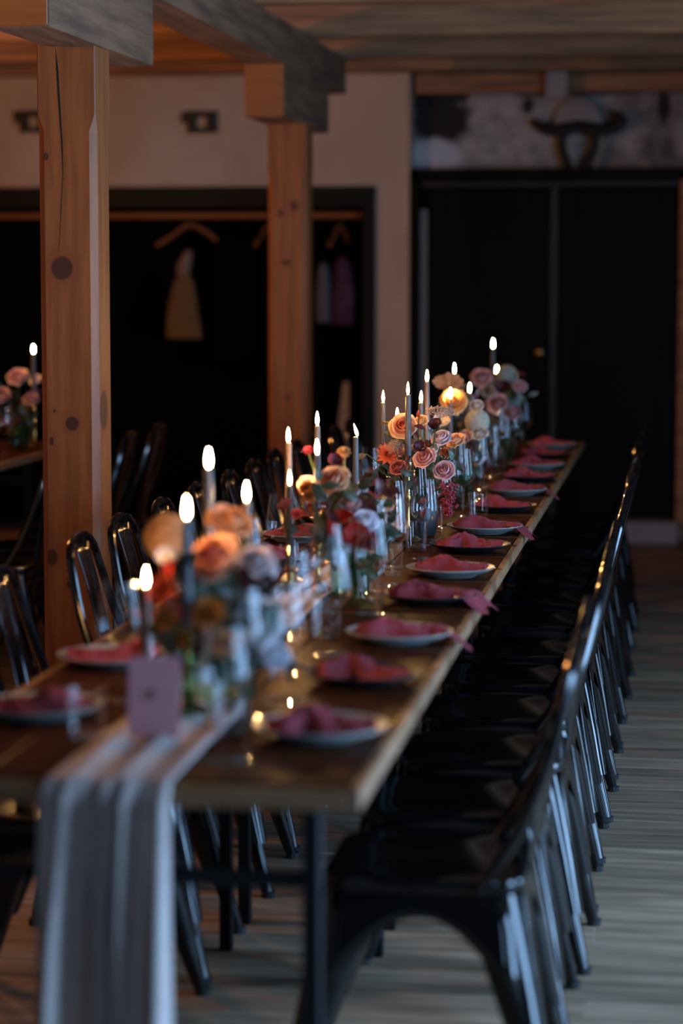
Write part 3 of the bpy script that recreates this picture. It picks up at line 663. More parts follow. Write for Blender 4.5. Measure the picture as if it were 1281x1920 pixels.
def rose(label, p, r, ci, co, vase, seed, name='rose', bend=.3, group=None, single=True):
    t = thing(name, label, 'flower', p, 0, group); rot = face_rot(bend, seed); rs = random.Random(seed); ci, co = lift(ci), lift(co)
    M0 = rot.to_matrix().to_4x4() @ Matrix.Scale(r * .92, 4)
    for li, (n, me) in enumerate(RP):
        k = li / 4
        for q in range(n):
            a = 2 * math.pi * (q + rs.uniform(-.15, .15)) / n + li * 1.1
            tilt = rs.uniform(-.07, .09)
            Mq = M0 @ Matrix.Rotation(a, 4, 'Z') @ Matrix.Rotation(tilt, 4, 'Y') @ Matrix.Scale(rs.uniform(.94, 1.06), 4)
            o = ob('petal', me, t, color=mixc(ci, co, min(1, max(0, k + rs.uniform(-.12, .12))))); o.matrix_local = Mq
    o = ob('calyx', calyx_me, t); o.matrix_local = M0
    stem(t, p, vase); return t
# small-petalled heads, joined blooms
def dahlia_mesh(name, n=70, narrow=.14, droop=.0):
    mb = MB(); ga = math.pi * (3 - 5 ** .5)
    for i in range(n):
        k = i / n; el = R(85 - 85 * k - droop * k); az = i * ga; L = .35 + .65 * k; base = .08 + .1 * k
        Mx = Matrix.Rotation(az, 4, 'Z') @ Matrix.Rotation(-el, 4, 'Y')
        pts = [(base, 0, 0), (L * .6, narrow, .05), (L, 0, .10 + .05 * (1 - k)), (L * .6, -narrow, .05), (L * .55, 0, -.02)]
        mb.add([Mx @ Vector(q) for q in pts], [(0, 1, 4), (1, 2, 4), (2, 3, 4), (3, 0, 4)])
    return mb.mesh(name, 'petal', True, 180)
DAH = dahlia_mesh('bloom'); CHRYS = dahlia_mesh('bloom', 60, .20, 25)
def umbel_mesh():
    mb = MB(); rs = random.Random(3)
    for i in range(16):
        a = i * 2.4; rad = math.sqrt(i / 16) * .75; c = Vector((rad * math.cos(a), rad * math.sin(a), .45 - rad * rad * .3))
        mb.tube([(0, 0, 0), c], .012, 4, False)
        for j in range(16):
            q = c + Vector((rs.uniform(-.17, .17), rs.uniform(-.17, .17), rs.uniform(-.02, .10))); s = rs.uniform(.035, .065)
            mb.add([q + Vector(d) * s for d in ((1, 0, 0), (-1, 0, 0), (0, 1, 0), (0, -1, 0), (0, 0, 1), (0, 0, -1))], [(0, 2, 4), (2, 1, 4), (1, 3, 4), (3, 0, 4), (2, 0, 5), (1, 2, 5), (3, 1, 5), (0, 3, 5)])
    return mb.mesh('floret_head', 'petal')
UMB = umbel_mesh()
def hydra_mesh():
    mb = MB(); ga = math.pi * (3 - 5 ** .5); n = 90
    mb.lathe([(0, -.6), (.5, -.45), (.72, 0), (.5, .5), (0, .72)], 12)
    for i in range(n):
        z = 1 - 1.5 * i / n; rr_ = math.sqrt(max(0, 1 - z * z)); d = Vector((rr_ * math.cos(i * ga), rr_ * math.sin(i * ga), z))
        Mx = Matrix.Translation(d * .85) @ d.to_track_quat('Z', 'Y').to_matrix().to_4x4() @ Matrix.Rotation(i * 1.3, 4, 'Z')
        for k in range(4):
            Mk = Mx @ Matrix.Rotation(k * math.pi / 2, 4, 'Z')
            mb.add([Mk @ Vector(q) for q in ((0, 0, 0), (.14, .11, .05), (.26, 0, .03), (.14, -.11, .05))], [(0, 1, 2, 3)])
    return mb.mesh('floret_head', 'petal')
HYD = hydra_mesh()
def open_petal(notch=True):
    def fn(u, v):
        a = -1 + 2 * u; w = .34 * math.sin(min(1, .12 + v) * math.pi * .60); tip = 1 - (.10 * abs(math.sin(a * 4.7)) if notch else .18 * a * a)
        rr_ = .08 + (v * .95) * (tip if v > .7 else 1); return (rr_, a * w, .16 * v + .10 * a * a * v - .10 * v * v)
    return MB().grid(fn, 6, 5).mesh('petal', 'petal', True, 180)
OPN = open_petal(); CUP = petal_patch([(.08, -.1), (.5, .0), (.85, .35), (.95, .75)], 95, .05)
EYE = MB().lathe([(0, .10), (.10, .08), (.16, .0), (.10, -.1), (0, -.12)], 10).mesh('flower_centre', 'leaf', True)
def head(label, p, r, me, col, vase, seed, name, bend=.3, part='bloom', flat=1.0, up=False, group=None):
    t = thing(name, label, 'flower', p, 0, group); rot = face_rot(bend, seed) if not up else Euler((R(-12), R(8), seed))
    o = ob(part, me, t, color=col, rot=rot, scale=(r, r, r * flat)); stem(t, p, vase); return t
def open_flower(label, p, r, me, n, col, eye, vase, seed, name, bend=.3, group=None):
    t = thing(name, label, 'flower', p, 0, group); M0 = face_rot(bend, seed).to_matrix().to_4x4() @ Matrix.Scale(r, 4); rs = random.Random(seed)
    for q in range(n):
        o = ob('petal', me, t, color=mixc(col, (0, 0, 0), rs.uniform(0, .15))); o.matrix_local = M0 @ Matrix.Rotation(2 * math.pi * q / n + rs.uniform(-.1, .1), 4, 'Z') @ Matrix.Rotation(rs.uniform(-.15, .15), 4, 'Y')
    o = ob('flower_centre', EYE, t, color=eye); o.matrix_local = M0
    stem(t, p, vase); return t
def leaf_mesh():
    def fn(u, v):
        a = -1 + 2 * v; w = .24 * math.sin(math.pi * (u ** .8)) + .004; return (u, a * w, .10 * math.sin(u * 2.4) - .10 * u * u + .06 * abs(a) * math.sin(math.pi * u))
    return MB().grid(fn, 7, 4).mesh('leaf', 'leaf', True, 180)
LEAF = leaf_mesh()
def sprig(label, p0, p1, n, size, col, seed, name='leaf_sprig', group='leaf sprigs in the centrepieces'):
    rs = random.Random(seed); t = thing(name, label, 'foliage', p0, 0, group); a = Vector((0, 0, 0)); b = Vector(p1) - Vector(p0)
    pts = bez([a, Vector((b.x * .25, b.y * .25, b.z * .55)), b], 6); ob('stem', MB().tube(pts, .0016, 5).mesh('stem', 'stem_green', True), t)
    for i in range(n):
        k = .55 + .45 * i / max(1, n - 1); q = pts[min(len(pts) - 1, int(k * (len(pts) - 1)))]
        th = rs.uniform(0, 2 * math.pi); d = Vector((math.cos(th), rs.uniform(-.5, .2), math.sin(th) * .9 + .15)).normalized()
        nn = Vector((rs.uniform(-.6, .6), -1, rs.uniform(-.1, .9))); nn = (nn - nn.dot(d) * d).normalized(); yy_ = nn.cross(d)
        o = ob('leaf', LEAF, t, color=mixc(col, (0, 0, 0), rs.uniform(0, .35)))
        o.matrix_local = Matrix.Translation(q) @ Matrix((d, yy_, nn)).transposed().to_4x4() @ Matrix.Scale(size * rs.uniform(.7, 1.15), 4)
def tassel(label, p, L, r, col, vase, seed):
    t = thing('hanging_amaranth', label, 'flower', p); rs = random.Random(seed); mb = MB()
    for i in range(200):
        k = rs.random(); q = Vector((rs.gauss(0, r * .45 * (1 - .5 * k)), rs.gauss(0, r * .4), -k * L)); s = rs.uniform(.003, .0055)
        mb.add([q + Vector(d) * s for d in ((1, 0, 0), (-1, 0, 0), (0, 1, 0), (0, -1, 0), (0, 0, 1), (0, 0, -1))], [(0, 2, 4), (2, 1, 4), (1, 3, 4), (3, 0, 4), (2, 0, 5), (1, 2, 5), (3, 1, 5), (0, 3, 5)])
    ob('tassel', mb.mesh('tassel', 'petal'), t, color=col); stem(t, p, vase)
vase_me = {}
def vase(label, x, y, r, h, mat, z=TZ + .004, water=True, group='vases of the centrepieces'):
    t = thing('flower_vase', label, 'vase', (x, y, z), 0, group)
    ob('vase_wall', MB().lathe([(0, 0), (r * .8, 0), (r * .86, .004), (r, h * .45), (r * .92, h * .85), (r, h), (r * .96, h), (r * .88, h * .85), (r * .95, h * .45), (r * .80, .008), (0, .008)], 28).mesh('vase_wall', mat, True), t)
    if water: ob('water', MB().lathe([(0, .009), (r * .78, .009), (r * .93, h * .45), (r * .90, h * .6), (0, h * .6)], 24).mesh('water', 'water', True), t)

PEACH = (.80, .38, .20); ORANGE = (.80, .25, .06); PINK = (.70, .36, .33); LILAC = (.66, .52, .56); CREAM = (.74, .60, .46); WHITE = (.86, .82, .88)
CORAL = (.80, .13, .09); RUST = (.66, .22, .035); RED = (.60, .03, .02); BURG = (.07, .008, .016); TAN = (.50, .28, .14); MAUVE = (.46, .22, .22); SAGE = (.40, .42, .34)
GREEN = (.075, .115, .05); DKGREEN = (.045, .065, .042); EUC = (.18, .25, .22); BRGREEN = (.05, .09, .03); BURGLEAF = (.10, .022, .030)
vase('green glass vase of the nearest centrepiece', *VA, .052, .125, 'green_glass')
vase('narrow pale green bottle vase beside the pink card', -.832, 3.93, .021, .115, 'green_glass')
vase('green glass vase of the second centrepiece', *VB, .050, .12, 'green_glass')
vase('black stoneware vase of the middle centrepiece', *VC, .055, .13, 'black_stoneware', water=False)
vase('green glass vase of the fourth centrepiece', *VD, .050, .12, 'green_glass')
vase('green glass vase of the farthest centrepiece', *VE, .050, .12, 'green_glass')
vase('green glass vase on the second table', *VF, .050, .12, 'green_glass', TZ)
def at(v, dx=0, dy=0, z=.80): return (v[0] + dx, v[1] + dy, z)
# nearest centrepiece
g = 'flowers of the nearest centrepiece'; c = 'in the nearest centrepiece'
rose('large blurred peach rose with a pink heart ' + c, (-.805, 4.05, 1.017), .047, (.85, .16, .10), (.85, .38, .22), at(VA), 1, bend=.05, group=g)
rose('orange rose at the top of the nearest centrepiece', (-.828, 4.30, 1.050), .045, ORANGE, (.80, .36, .16), at(VA, 0, .02), 2, bend=.6, group=g)
head('fluffy tan hydrangea at the left of the nearest centrepiece', (-.969, 4.42, 1.013), .050, HYD, TAN, at(VA, -.02, .02), 3, 'dried_hydrangea', part='floret_head', group=g)
head('coral red dahlia at the left of the nearest centrepiece', (-.897, 4.05, .960), .036, DAH, (.85, .13, .05), at(VA, -.02), 4, 'dahlia', group=g)
head('rust orange chrysanthemum at the heart of the nearest centrepiece', (-.806, 3.99, .932), .042, CHRYS, RUST, at(VA), 5, 'chrysanthemum', bend=.0, group=g)
head('lower rust orange chrysanthemum hanging over the green vase', (-.771, 3.97, .885), .036, CHRYS, (.70, .27, .04), at(VA, .01, -.01), 6, 'chrysanthemum', bend=.0, group=g)
rose('white lavender rose at the right of the nearest centrepiece', (-.722, 4.03, .913), .046, WHITE, (.86, .82, .90), at(VA, .02), 7, bend=.1, group=g)
open_flower('small white blossom above the white lavender rose', (-.738, 4.20, .972), .022, CUP, 5, WHITE, (.5, .4, .1), at(VA, .02, .02), 8, 'white_blossom', group=g)
open_flower('small dark red blossom beside the coral red dahlia', (-.889, 4.10, .988), .018, CUP, 5, RED, BURG, at(VA, -.02), 9, 'red_blossom', group=g)
open_flower('small white blossom added for a pale reflection, left of the big blurred peach rose', (-.905, 4.12, 1.010), .018, CUP, 5, WHITE, (.5, .4, .1), at(VA, -.02), 10, 'white_blossom', group=g)  # added blossom shape stands in for a bluish-white reflected highlight
head('olive yellow seed head below the coral red dahlia', (-.863, 4.0, .908), .026, UMB, (.35, .22, .06), at(VA, -.02, -.01), 11, 'seed_head', part='floret_head', group=g)
# second centrepiece
g = 'flowers of the second centrepiece'; c = 'in the second centrepiece'
rose('glowing peach rose at the centre of the second centrepiece', (-.812, 5.50, 1.026), .040, (.88, .24, .12), (.86, .50, .30), at(VB), 21, bend=.05, group=g)
rose('cream rose behind the candles left of the second centrepiece', (-.900, 5.68, .999), .028, CREAM, (.76, .56, .44), at(VB, -.02, .02), 22, group=g)
open_flower('dark burgundy blossom on top of the second centrepiece', (-.825, 5.60, 1.063), .020, CUP, 5, BURG, BURG, at(VB), 23, 'burgundy_blossom', group=g)
head('tan flower head topping the second centrepiece', (-.818, 5.70, 1.081), .022, CHRYS, TAN, at(VB, 0, .02), 24, 'chrysanthemum', group=g)
open_flower('tiny crimson blossom at the upper left of the second centrepiece', (-.904, 5.70, 1.080), .013, CUP, 5, (.35, .02, .05), BURG, at(VB, -.02, .02), 25, 'crimson_blossom', group=g)
head('small coral dahlia behind the short grey-blue candle', (-.891, 5.45, .955), .019, DAH, CORAL, at(VB, -.02), 26, 'dahlia', group=g)
rose('white lavender rose at the right of the second centrepiece', (-.728, 5.40, .944), .033, WHITE, (.70, .66, .76), at(VB, .02), 27, bend=.1, group=g)
open_flower('scarlet poppy low in the second centrepiece', (-.771, 5.40, .931), .038, CUP, 6, (.62, .04, .02), BURG, at(VB, 0, -.02), 28, 'poppy', bend=.05, group=g)
head('dark red dahlia drooping at the lower right of the second centrepiece', (-.711, 5.35, .905), .032, DAH, (.34, .02, .02), at(VB, .02, -.01), 29, 'dahlia', bend=.0, group=g)
head('rust chrysanthemum left of the glowing peach rose', (-.870, 5.50, .994), .021, CHRYS, (.50, .16, .04), at(VB, -.02), 30, 'chrysanthemum', group=g)
rose('white rose tucked behind the glowing peach rose', (-.775, 5.62, .985), .030, (.70, .66, .66), (.70, .66, .70), at(VB, .01, .02), 31, group=g)
# middle centrepiece, in focus
g = 'flowers of the middle centrepiece'
rose('sharp peach rose with a coral heart atop the middle centrepiece', (-.799, 6.75, 1.076), .040, (.80, .17, .11), (.84, .48, .30), at(VC), 41, bend=.02, group=g)
head('coral dahlia at the lower left of the middle centrepiece', (-.842, 6.75, .996), .042, DAH, (.90, .24, .15), at(VC, -.02), 42, 'dahlia', bend=.1, group=g)
rose('sharp pink rose right above the wine glass', (-.720, 6.60, .998), .034, (.72, .26, .20), (.76, .46, .42), at(VC, .01, -.02), 43, bend=.02, group=g)
rose('lilac pink rose drooping at the right of the middle centrepiece', (-.668, 6.60, .964), .031, (.62, .27, .26), (.70, .45, .46), at(VC, .02, -.02), 44, bend=.0, group=g)
rose('pale lilac rose above the pink roses', (-.686, 6.70, 1.046), .032, (.60, .44, .46), LILAC, at(VC, .02), 45, bend=.5, group=g)
rose('cream rose between the pale lilac and the pink rose', (-.715, 6.75, 1.009), .024, CREAM, (.74, .62, .54), at(VC, .01), 46, group=g)
rose('small yellow peach rose behind the sharp peach rose', (-.771, 6.95, 1.079), .021, (.74, .40, .16), (.76, .52, .28), at(VC, 0, .02), 47, group=g)
head('lacy white umbel standing up from the middle centrepiece', (-.691, 6.70, 1.105), .052, UMB, (.50, .36, .27), at(VC, .02), 48, 'lace_flower', up=True, part='floret_head', group=g)
head('small lacy umbel below the sharp peach rose', (-.812, 6.66, 1.022), .030, UMB, (.38, .28, .20), at(VC, -.01, -.02), 49, 'lace_flower', part='floret_head', group=g)
head('small lacy umbel at the left edge of the sharp peach rose', (-.850, 6.78, 1.075), .024, UMB, (.42, .30, .20), at(VC, -.02), 50, 'lace_flower', up=True, part='floret_head', group=g)
open_flower('dark burgundy hellebore nodding before the pale lilac rose', (-.690, 6.58, 1.090), .019, CUP, 5, BURG, (.05, .07, .02), at(VC, .02, -.02), 51, 'hellebore', group=g)
open_flower('second dark burgundy hellebore, lower beside the pink rose', (-.738, 6.60, 1.028), .018, CUP, 5, BURG, (.05, .07, .02), at(VC, .0, -.02), 52, 'hellebore', group=g)
head('rust orange chrysanthemum at the right of the middle centrepiece', (-.671, 6.66, 1.013), .022, CHRYS, (.55, .14, .04), at(VC, .02), 53, 'chrysanthemum', group=g)
tassel('rose red amaranth tassel hanging beside the wine glass', (-.655, 6.58, .935), .09, .026, (.42, .05, .07), at(VC, .02, -.02, .85), 54)
rose('peach rose right behind the middle centrepiece', (-.699, 7.26, 1.000), .030, PEACH, (.82, .46, .28), at(VC, .03, .03, .86), 55, group=g)
open_flower('cream petalled blossom under the lacy umbel', (-.700, 6.80, 1.085), .026, CUP, 5, (.72, .55, .38), (.5, .3, .1), at(VC, .02, .01), 56, 'cream_blossom', group=g)
# fourth centrepiece
g = 'flowers of the fourth centrepiece'
open_flower('scalloped tan flower crowning the fourth centrepiece', (-.809, 8.10, 1.138), .052, OPN, 9, (.62, .34, .18), TAN, at(VD), 61, 'scalloped_flower', bend=.55, group=g)
rose('bright orange rose of the fourth centrepiece', (-.785, 8.02, 1.080), .046, (.85, .28, .07), (.85, .42, .15), at(VD), 62, bend=.02, group=g)
head('green and white hydrangea at the right of the fourth centrepiece', (-.701, 8.0, 1.016), .046, HYD, (.55, .52, .42), at(VD, .02), 63, 'hydrangea', part='floret_head', group=g)
rose('small cream rose above the green and white hydrangea', (-.713, 8.1, 1.060), .026, CREAM, (.76, .60, .50), at(VD, .02), 64, group=g)
head('dark red dahlia beside the green and white hydrangea', (-.762, 8.1, .991), .032, DAH, (.16, .02, .02), at(VD), 65, 'dahlia', group=g)
head('tan chrysanthemum behind the bright orange rose', (-.762, 8.3, 1.080), .027, CHRYS, TAN, at(VD, 0, .03), 66, 'chrysanthemum', group=g)
rose('pink rose low in the fourth centrepiece', (-.735, 7.98, .965), .030, PINK, (.70, .44, .40), at(VD, .01, -.02), 67, group=g)
# farthest centrepiece
g = 'flowers of the farthest centrepiece'
rose('dusky pink rose at the upper left of the farthest centrepiece', (-.825, 9.6, 1.087), .045, MAUVE, (.62, .38, .34), at(VE), 71, bend=.1, group=g)
head('grey green hydrangea topping the farthest centrepiece', (-.740, 9.8, 1.090), .050, HYD, SAGE, at(VE), 72, 'hydrangea', part='floret_head', group=g)
rose('mauve rose at the front of the farthest centrepiece', (-.761, 9.6, .986), .045, (.40, .15, .14), (.58, .34, .33), at(VE), 73, bend=.05, group=g)
rose('small pink rose at the right edge of the farthest centrepiece', (-.679, 9.7, 1.050), .030, (.62, .20, .24), (.66, .42, .42), at(VE, .02), 74, group=g)
open_flower('burgundy blossom in the middle of the farthest centrepiece', (-.747, 9.72, 1.038), .032, CUP, 5, BURG, BURG, at(VE), 75, 'burgundy_blossom', group=g)
rose('mauve rose at the lower right of the farthest centrepiece', (-.699, 9.6, .946), .037, MAUVE, (.50, .30, .31), at(VE, .02), 76, group=g)
rose('tan rose under the round-flamed candle of the farthest centrepiece', (-.800, 9.62, 1.035), .030, TAN, (.55, .40, .28), at(VE, -.02), 77, group=g)
# second table
g = 'flowers on the second table'
rose('pale pink rose on the second table, left of the near post', (-2.807, 9.9, 1.065), .046, PINK, (.72, .52, .46), at(VF), 81, group=g)
rose('small cream rose against the near post, on the second table', (-2.775, 10.06, 1.045), .029, CREAM, (.72, .62, .54), at(VF, .02), 82, group=g)
rose('mauve rose low on the second table', (-2.727, 9.8, .976), .036, MAUVE, (.55, .34, .33), at(VF, .02), 83, group=g)
rose('pink rose cut by the left picture edge', (-2.889, 9.9, .988), .046, PINK, (.70, .48, .44), at(VF, -.02), 84, group=g)
wine('wine glass on the second table beside the near post', -2.77, 9.55, group='glasses on the second table')
wine('wine glass on the second table nearer the left picture edge', -2.84, 9.62, group='glasses on the second table')
tumbler('water tumbler on the second table', -2.80, 9.42, group='glasses on the second table')
tag(ob('dinner_plate', plate_me['pale'], loc=(-2.86, 9.2, TZ + .0004)), 'pale grey-green plate on the second table', 'plate', 'dinner plates')
tag(ob('napkin', nap_me[1], loc=(-2.86, 9.2, TZ + .0082)), 'rose-pink napkin on the plate of the second table', 'napkin', 'rose napkins')
# foliage
SPR = [(VA, 'nearest centrepiece', [((-.70, 4.0, .95), 6, .05, EUC, 'eucalyptus sprig bending right'), ((-.66, 3.98, .86), 6, .05, EUC, 'low eucalyptus sprig at the right'), ((-.76, 4.02, .98), 5, .045, DKGREEN, 'dark leaf sprig in the middle'), ((-.93, 4.1, .90), 5, .045, BRGREEN, 'green leaf sprig at the left'), ((-.74, 3.92, .84), 5, .045, GREEN, 'green leaf sprig over the vase rim'), ((-.87, 4.25, 1.02), 5, .045, BRGREEN, 'tall green leaf sprig')]),
       (VB, 'second centrepiece', [((-.88, 5.42, .92), 6, .045, DKGREEN, 'dark leaf sprig at the left'), ((-.80, 5.38, .89), 6, .045, DKGREEN, 'dark leaf sprig low in front'), ((-.66, 5.42, .99), 5, .045, BRGREEN, 'green leaf sprig at the right'), ((-.85, 5.6, 1.04), 5, .04, BURGLEAF, 'burgundy leaf sprig at the top'), ((-.68, 5.38, .87), 5, .045, GREEN, 'green leaf sprig low at the right'), ((-.92, 5.55, .98), 5, .04, (.2, .03, .02), 'red leaf sprig at the left')]),
       (VC, 'middle centrepiece', [((-.87, 6.72, .96), 6, .045, DKGREEN, 'dark leaf sprig at the left'), ((-.76, 6.62, .95), 6, .045, DKGREEN, 'dark leaf sprig in front'), ((-.90, 6.72, 1.00), 4, .045, (.16, .13, .10), 'pale dry leaf sprig at the left edge'), ((-.65, 6.66, .99), 5, .04, GREEN, 'green leaf sprig at the right'), ((-.73, 6.68, 1.075), 5, .035, BURGLEAF, 'burgundy leaf sprig at the top'), ((-.79, 6.64, 1.0), 5, .035, BURGLEAF, 'burgundy leaf sprig at the centre'), ((-.84, 6.82, 1.06), 4, .04, GREEN, 'green leaf sprig behind the candle'), ((-.70, 6.62, .90), 5, .04, (.22, .03, .04), 'red leaf sprig hanging low'), ((-.76, 6.78, 1.10), 3, .03, (.38, .04, .02), 'scarlet leaf sprig at the top')]),
       (VD, 'fourth centrepiece', [((-.83, 8.1, 1.0), 5, .045, DKGREEN, 'dark leaf sprig at the left'), ((-.73, 8.02, .95), 6, .045, BURGLEAF, 'burgundy leaf sprig in front'), ((-.66, 8.05, .97), 5, .045, EUC, 'eucalyptus sprig at the right'), ((-.78, 8.15, 1.10), 5, .045, (.25, .10, .03), 'brown leaf sprig at the top')]),
       (VE, 'farthest centrepiece', [((-.64, 9.65, 1.02), 5, .05, EUC, 'eucalyptus sprig at the right'), ((-.80, 9.6, 1.02), 6, .05, DKGREEN, 'dark leaf sprig at the left'), ((-.72, 9.62, 1.01), 6, .05, DKGREEN, 'dark leaf sprig in front'), ((-.70, 9.75, 1.10), 4, .05, BURGLEAF, 'burgundy leaf sprig at the top')]),
       (VF, 'flowers on the second table', [((-2.86, 9.85, 1.03), 6, .05, DKGREEN, 'dark leaf sprig'), ((-2.75, 9.85, .98), 6, .05, GREEN, 'green leaf sprig')])]
i = 200
for v, nm, lst in SPR:
    for p1_, n_, s_, col, lab in lst:
        i += 1; sprig(lab + ' of the ' + nm if 'second table' not in nm else lab + ' among the ' + nm, at(v, random.uniform(-.015, .015), random.uniform(-.015, .015), .78), p1_, n_, s_, col, i)

def fill(v, nm, n, cols, seed, zlo=.86, zhi=1.04, rad=.10, size=.052):
    rs = random.Random(seed)
    for q in range(n):
        a = 2 * math.pi * q / n + rs.uniform(-.3, .3); rd = rad * rs.uniform(.45, 1.1); zm = (zlo + zhi) / 2; z = rs.uniform(zlo, zm - .01) if q % 2 == 0 else rs.uniform(zm + .01, zhi); ci = q % len(cols)
        side = ('right', 'back right', 'back', 'back left', 'left', 'front left', 'front', 'front right')[round(360 / n * (q // 2 * 2 + .5) / 45) % 8]
        sprig('%s %s leaf sprig filling the %s of the %s' % (('lower', 'upper')[q % 2], ('dark green', 'wine red', 'mid green')[ci], side, nm), at(v, .02 * math.cos(a), .02 * math.sin(a), .79), (v[0] + rd * .8 * math.cos(a), v[1] + rd * 1.3 * math.sin(a), z), 9, size * rs.uniform(.8, 1.15), cols[ci], seed * 31 + q, group='filler leaves of the ' + nm)
FC = [(.060, .082, .050), (.12, .030, .030), (.10, .125, .065)]
fill(VA, 'nearest centrepiece', 14, FC, 5, .88, 1.02, .105, .056); fill(VB, 'second centrepiece', 14, FC, 6, .90, 1.04, .105, .052); fill(VC, 'middle centrepiece', 16, FC, 7, .92, 1.08, .105, .046)
fill(VD, 'fourth centrepiece', 12, FC, 8, .90, 1.08); fill(VE, 'farthest centrepiece', 12, FC, 9, .90, 1.08); fill(VF, 'flowers of the second table', 6, FC, 10)
# more blooms that round the centrepieces off
g = 'flowers of the nearest centrepiece'
head('rust brown chrysanthemum low at the left of the nearest centrepiece', (-.880, 3.99, .925), .030, CHRYS, (.55, .20, .04), at(VA, -.02), 91, 'chrysanthemum', bend=.05, group=g)
rose('pale blush rose right of the big blurred peach rose', (-.745, 4.12, 1.005), .033, (.70, .50, .44), (.72, .60, .60), at(VA, .01), 92, group=g)
rose('small white rose low at the right of the nearest centrepiece', (-.690, 3.98, .865), .028, WHITE, (.66, .66, .74), at(VA, .02, -.01), 93, group=g)
g = 'flowers of the second centrepiece'
head('rust orange chrysanthemum behind the short grey-blue candle', (-.880, 5.52, 1.010), .024, CHRYS, (.60, .20, .05), at(VB, -.02), 94, 'chrysanthemum', group=g)
open_flower('second scarlet poppy beside the white lavender rose', (-.742, 5.36, .915), .030, CUP, 6, (.55, .03, .02), BURG, at(VB, .01, -.02), 95, 'poppy', bend=.0, group=g)
rose('blush rose above the scarlet poppy', (-.768, 5.45, .978), .028, (.66, .24, .22), (.72, .46, .44), at(VB, .01), 96, group=g)
g = 'flowers of the middle centrepiece'
rose('dusky rose under the coral dahlia of the middle centrepiece', (-.800, 6.66, .965), .028, (.30, .06, .07), (.42, .14, .14), at(VC, -.01, -.01), 97, group=g)
g = 'flowers of the fourth centrepiece'
rose('pale green rose at the lower right of the fourth centrepiece', (-.690, 7.96, .975), .030, (.52, .50, .40), (.58, .52, .46), at(VD, .02, -.02), 98, group=g)
rose('deep orange rose low at the left of the fourth centrepiece', (-.815, 8.02, 1.020), .032, (.60, .14, .03), (.66, .28, .10), at(VD, -.01), 99, group=g)

# ------------------------------------------------------------------ wall things and cloakroom
def square_bracket(label, x, z, tab):
    t = thing('iron_bracket', label, 'wall bracket', (x, YB, z), 0, 'square iron brackets on the cream wall')
    mb = MB(); a, b = .085, .062
    ob('square_ring', mb.box((-a, -.03, b - .035), (a, 0, b)).box((-a, -.03, -b), (a, 0, -b + .03)).box((-a, -.03, -b + .03), (-a + .05, 0, b - .035)).box((a - .06, -.03, -b + .03), (a, 0, b - .035)).mesh('square_ring', 'black_iron'), t)
    ob('side_tab', MB().box((-a - .035, -.025, -.005), (-a, 0, b - .004)).mesh('side_tab', 'black_iron'), t)
square_bracket('square black iron bracket on the cream wall between the posts', -2.76, 2.352, 1)
square_bracket('square black iron bracket on the cream wall, half behind the near post', -3.74, 2.362, 1)

t = thing('wall_yoke', 'dark curved yoke with two bowed prongs hanging above the doors', 'wall ornament', (-.645, 13.70, 2.30))
ob('yoke_beam', MB().tube(bez([(-.245, 0, .075), (-.235, 0, .035), (-.15, 0, .0), (-.05, 0, .012), (0, 0, .02), (.05, 0, .012), (.15, 0, .0), (.235, 0, .035), (.225, 0, .075), (.17, 0, .10)], 4), [.010] * 3 + [.026] * 3 + [.036] * 25 + [.026] * 3 + [.012] * 3, 8).mesh('yoke_beam', 'black_iron', True), t)
for s_ in (-1, 1):
    ob('prong', MB().tube(bez([(s_ * .03, 0, .005), (s_ * .085, 0, -.03), (s_ * .088, 0, -.10), (s_ * .055, 0, -.20), (s_ * .05, 0, -.25)], 4), .027, 8).mesh('prong', 'black_iron', True), t)
ob('skull_cap', MB().lathe([(.145, .0), (.14, .05), (.11, .12), (.06, .165), (0, .18)], 20).mesh('skull_cap', 'sill_stone', True), t, (0, .03, .01), (0, 0, 0), (1, .2, 1))
bk = bevelled((-.06, -.05, 0), (.06, .05, .15), .01, 'ceiling_block', 'sill_stone', 2)
tag(ob('ceiling_block', bk, loc=(-.755, 13.53, 2.46)), 'pale grey block under the ceiling above the dark yoke', 'block')

tag(ob('clothes_rail', MB().tube([(NL, 13.72, 1.83), (NR, 13.72, 1.83)], .018, 12).mesh('clothes_rail', 'rod_wood', True)), 'long orange wooden clothes rail across the dark niche', 'clothes rail')
def hanger(label, x, rz, tilt=0.):
    t = thing('coat_hanger', label, 'hanger', (x, 13.72, 1.825), rz, 'wooden hangers on the rail')
    ob('hook', MB().tube(bez([(0, 0, -.05), (0, 0, -.03), (.020, 0, -.008), (.014, 0, .020), (-.004, 0, .026), (-.019, 0, .012)], 4), .0025, 6).mesh('hook', 'black_iron', True), t)
    ob('arm', MB().tube(bez([(-.21, 0, -.165), (-.12, 0, -.115), (-.03, 0, -.055), (.03, 0, -.055), (.12, 0, -.105), (.16, 0, -.14)], 4), .013, 8).mesh('arm', 'hanger_wood', True), t)
    return t
def garment(label, cat, x, y, z0, rows, mat, seed, name, tilt=0):
    rs = random.Random(seed); rings = []
    for (z, hx, hy, dx) in rows:
        ring = []
        for k in range(28):
            a = k * 2 * math.pi / 28; w = 1 + .10 * math.sin(a * 6 + seed + z * 2) * (1 if z < -.1 else .3)
            ring.append((dx + hx * w * math.cos(a), hy * w * math.sin(a), z))
        rings.append(ring)
    return tag(ob(name, MB().loft(rings).mesh(name, mat, True, 180), loc=(x, y, z0)), label, cat, 'clothes hanging in the niche')
hanger('wooden hanger holding the tan bag, under the rail', -2.86, R(-8))
tb = garment('tan cloth bag with a gathered neck hanging in the niche', 'bag', -2.90, 13.72, 1.62, [(-.0, .012, .012, .03), (-.03, .03, .022, .02), (-.09, .043, .03, .0), (-.15, .035, .025, -.005)], 'cloth_cream', 2, 'cloth_bag')
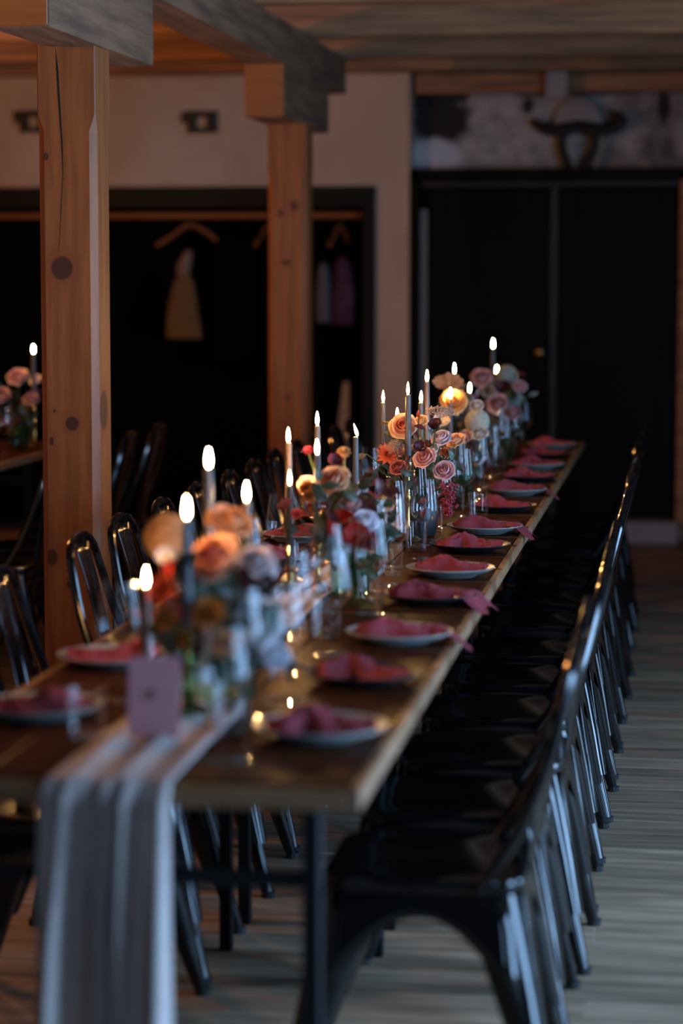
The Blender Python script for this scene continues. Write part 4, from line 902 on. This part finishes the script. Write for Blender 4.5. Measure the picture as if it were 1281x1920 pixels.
o = ob('bag_body', MB().loft([[(dx + hx * math.cos(k * math.pi / 12) * (1 + .08 * math.sin(k * math.pi / 2 + z * 5)), hy * math.sin(k * math.pi / 12), z) for k in range(24)] for z, hx, hy, dx in ((-.135, .03, .022, 0), (-.19, .06, .03, .0), (-.30, .085, .045, -.005), (-.42, .10, .05, -.005), (-.505, .105, .045, .0), (-.512, .09, .03, .0))]).mesh('bag_body', 'cloth_tan', True), tb); o['label'] = 'tan sagging body of the bag'
tb.location.z = 1.635
JK = [(0, .04, .03, 0), (-.04, .12, .05, 0), (-.10, .19, .06, 0), (-.3, .18, .07, 0), (-.6, .19, .075, 0), (-.72, .19, .07, 0)]
garment('black jacket hanging right of the tan bag', 'jacket', -2.60, 13.74, 1.72, [(z, hx * .7, hy, dx) for z, hx, hy, dx in JK], 'cloth_black', 4, 'jacket')
garment('dark navy jacket hanging next to the far post', 'jacket', -2.33, 13.70, 1.72, [(z * 1.1, hx * .6, hy, dx) for z, hx, hy, dx in JK], 'cloth_navy', 5, 'jacket')
hanger('wooden hanger of the navy jacket', -2.40, R(78)); hanger('wooden hanger of the purple blouse', -1.99, R(82))
garment('dark purple blouse hanging right of the far post', 'blouse', -1.975, 13.70, 1.60, [(0, .02, .03, 0), (-.05, .05, .05, 0), (-.2, .065, .06, .01), (-.38, .07, .06, .0), (-.39, .06, .05, 0)], 'cloth_purple', 6, 'blouse')
garment('grey scarf hanging at the edge of the far post', 'scarf', -2.075, 13.64, 1.56, [(0, .02, .02, 0), (-.05, .035, .03, 0), (-.2, .04, .03, .0), (-.33, .04, .03, .0), (-.34, .03, .02, 0)], 'cloth_grey', 7, 'scarf')
sl = MB().loft([[(-.035, -.01, 0), (.035, -.01, 0), (.035, .01, 0), (-.035, .01, 0)], [(-.035, .02, .62), (.03, .02, .62), (.03, .04, .62), (-.035, .04, .62)], [(-.005, .045, .89), (.025, .045, .89), (.025, .06, .89), (-.005, .06, .89)]])
tag(ob('wooden_slat', sl.mesh('wooden_slat', 'pale_pine'), loc=(-1.935, 13.45, 0)), 'pale pointed wooden slat leaning beside the niche jamb', 'slat')
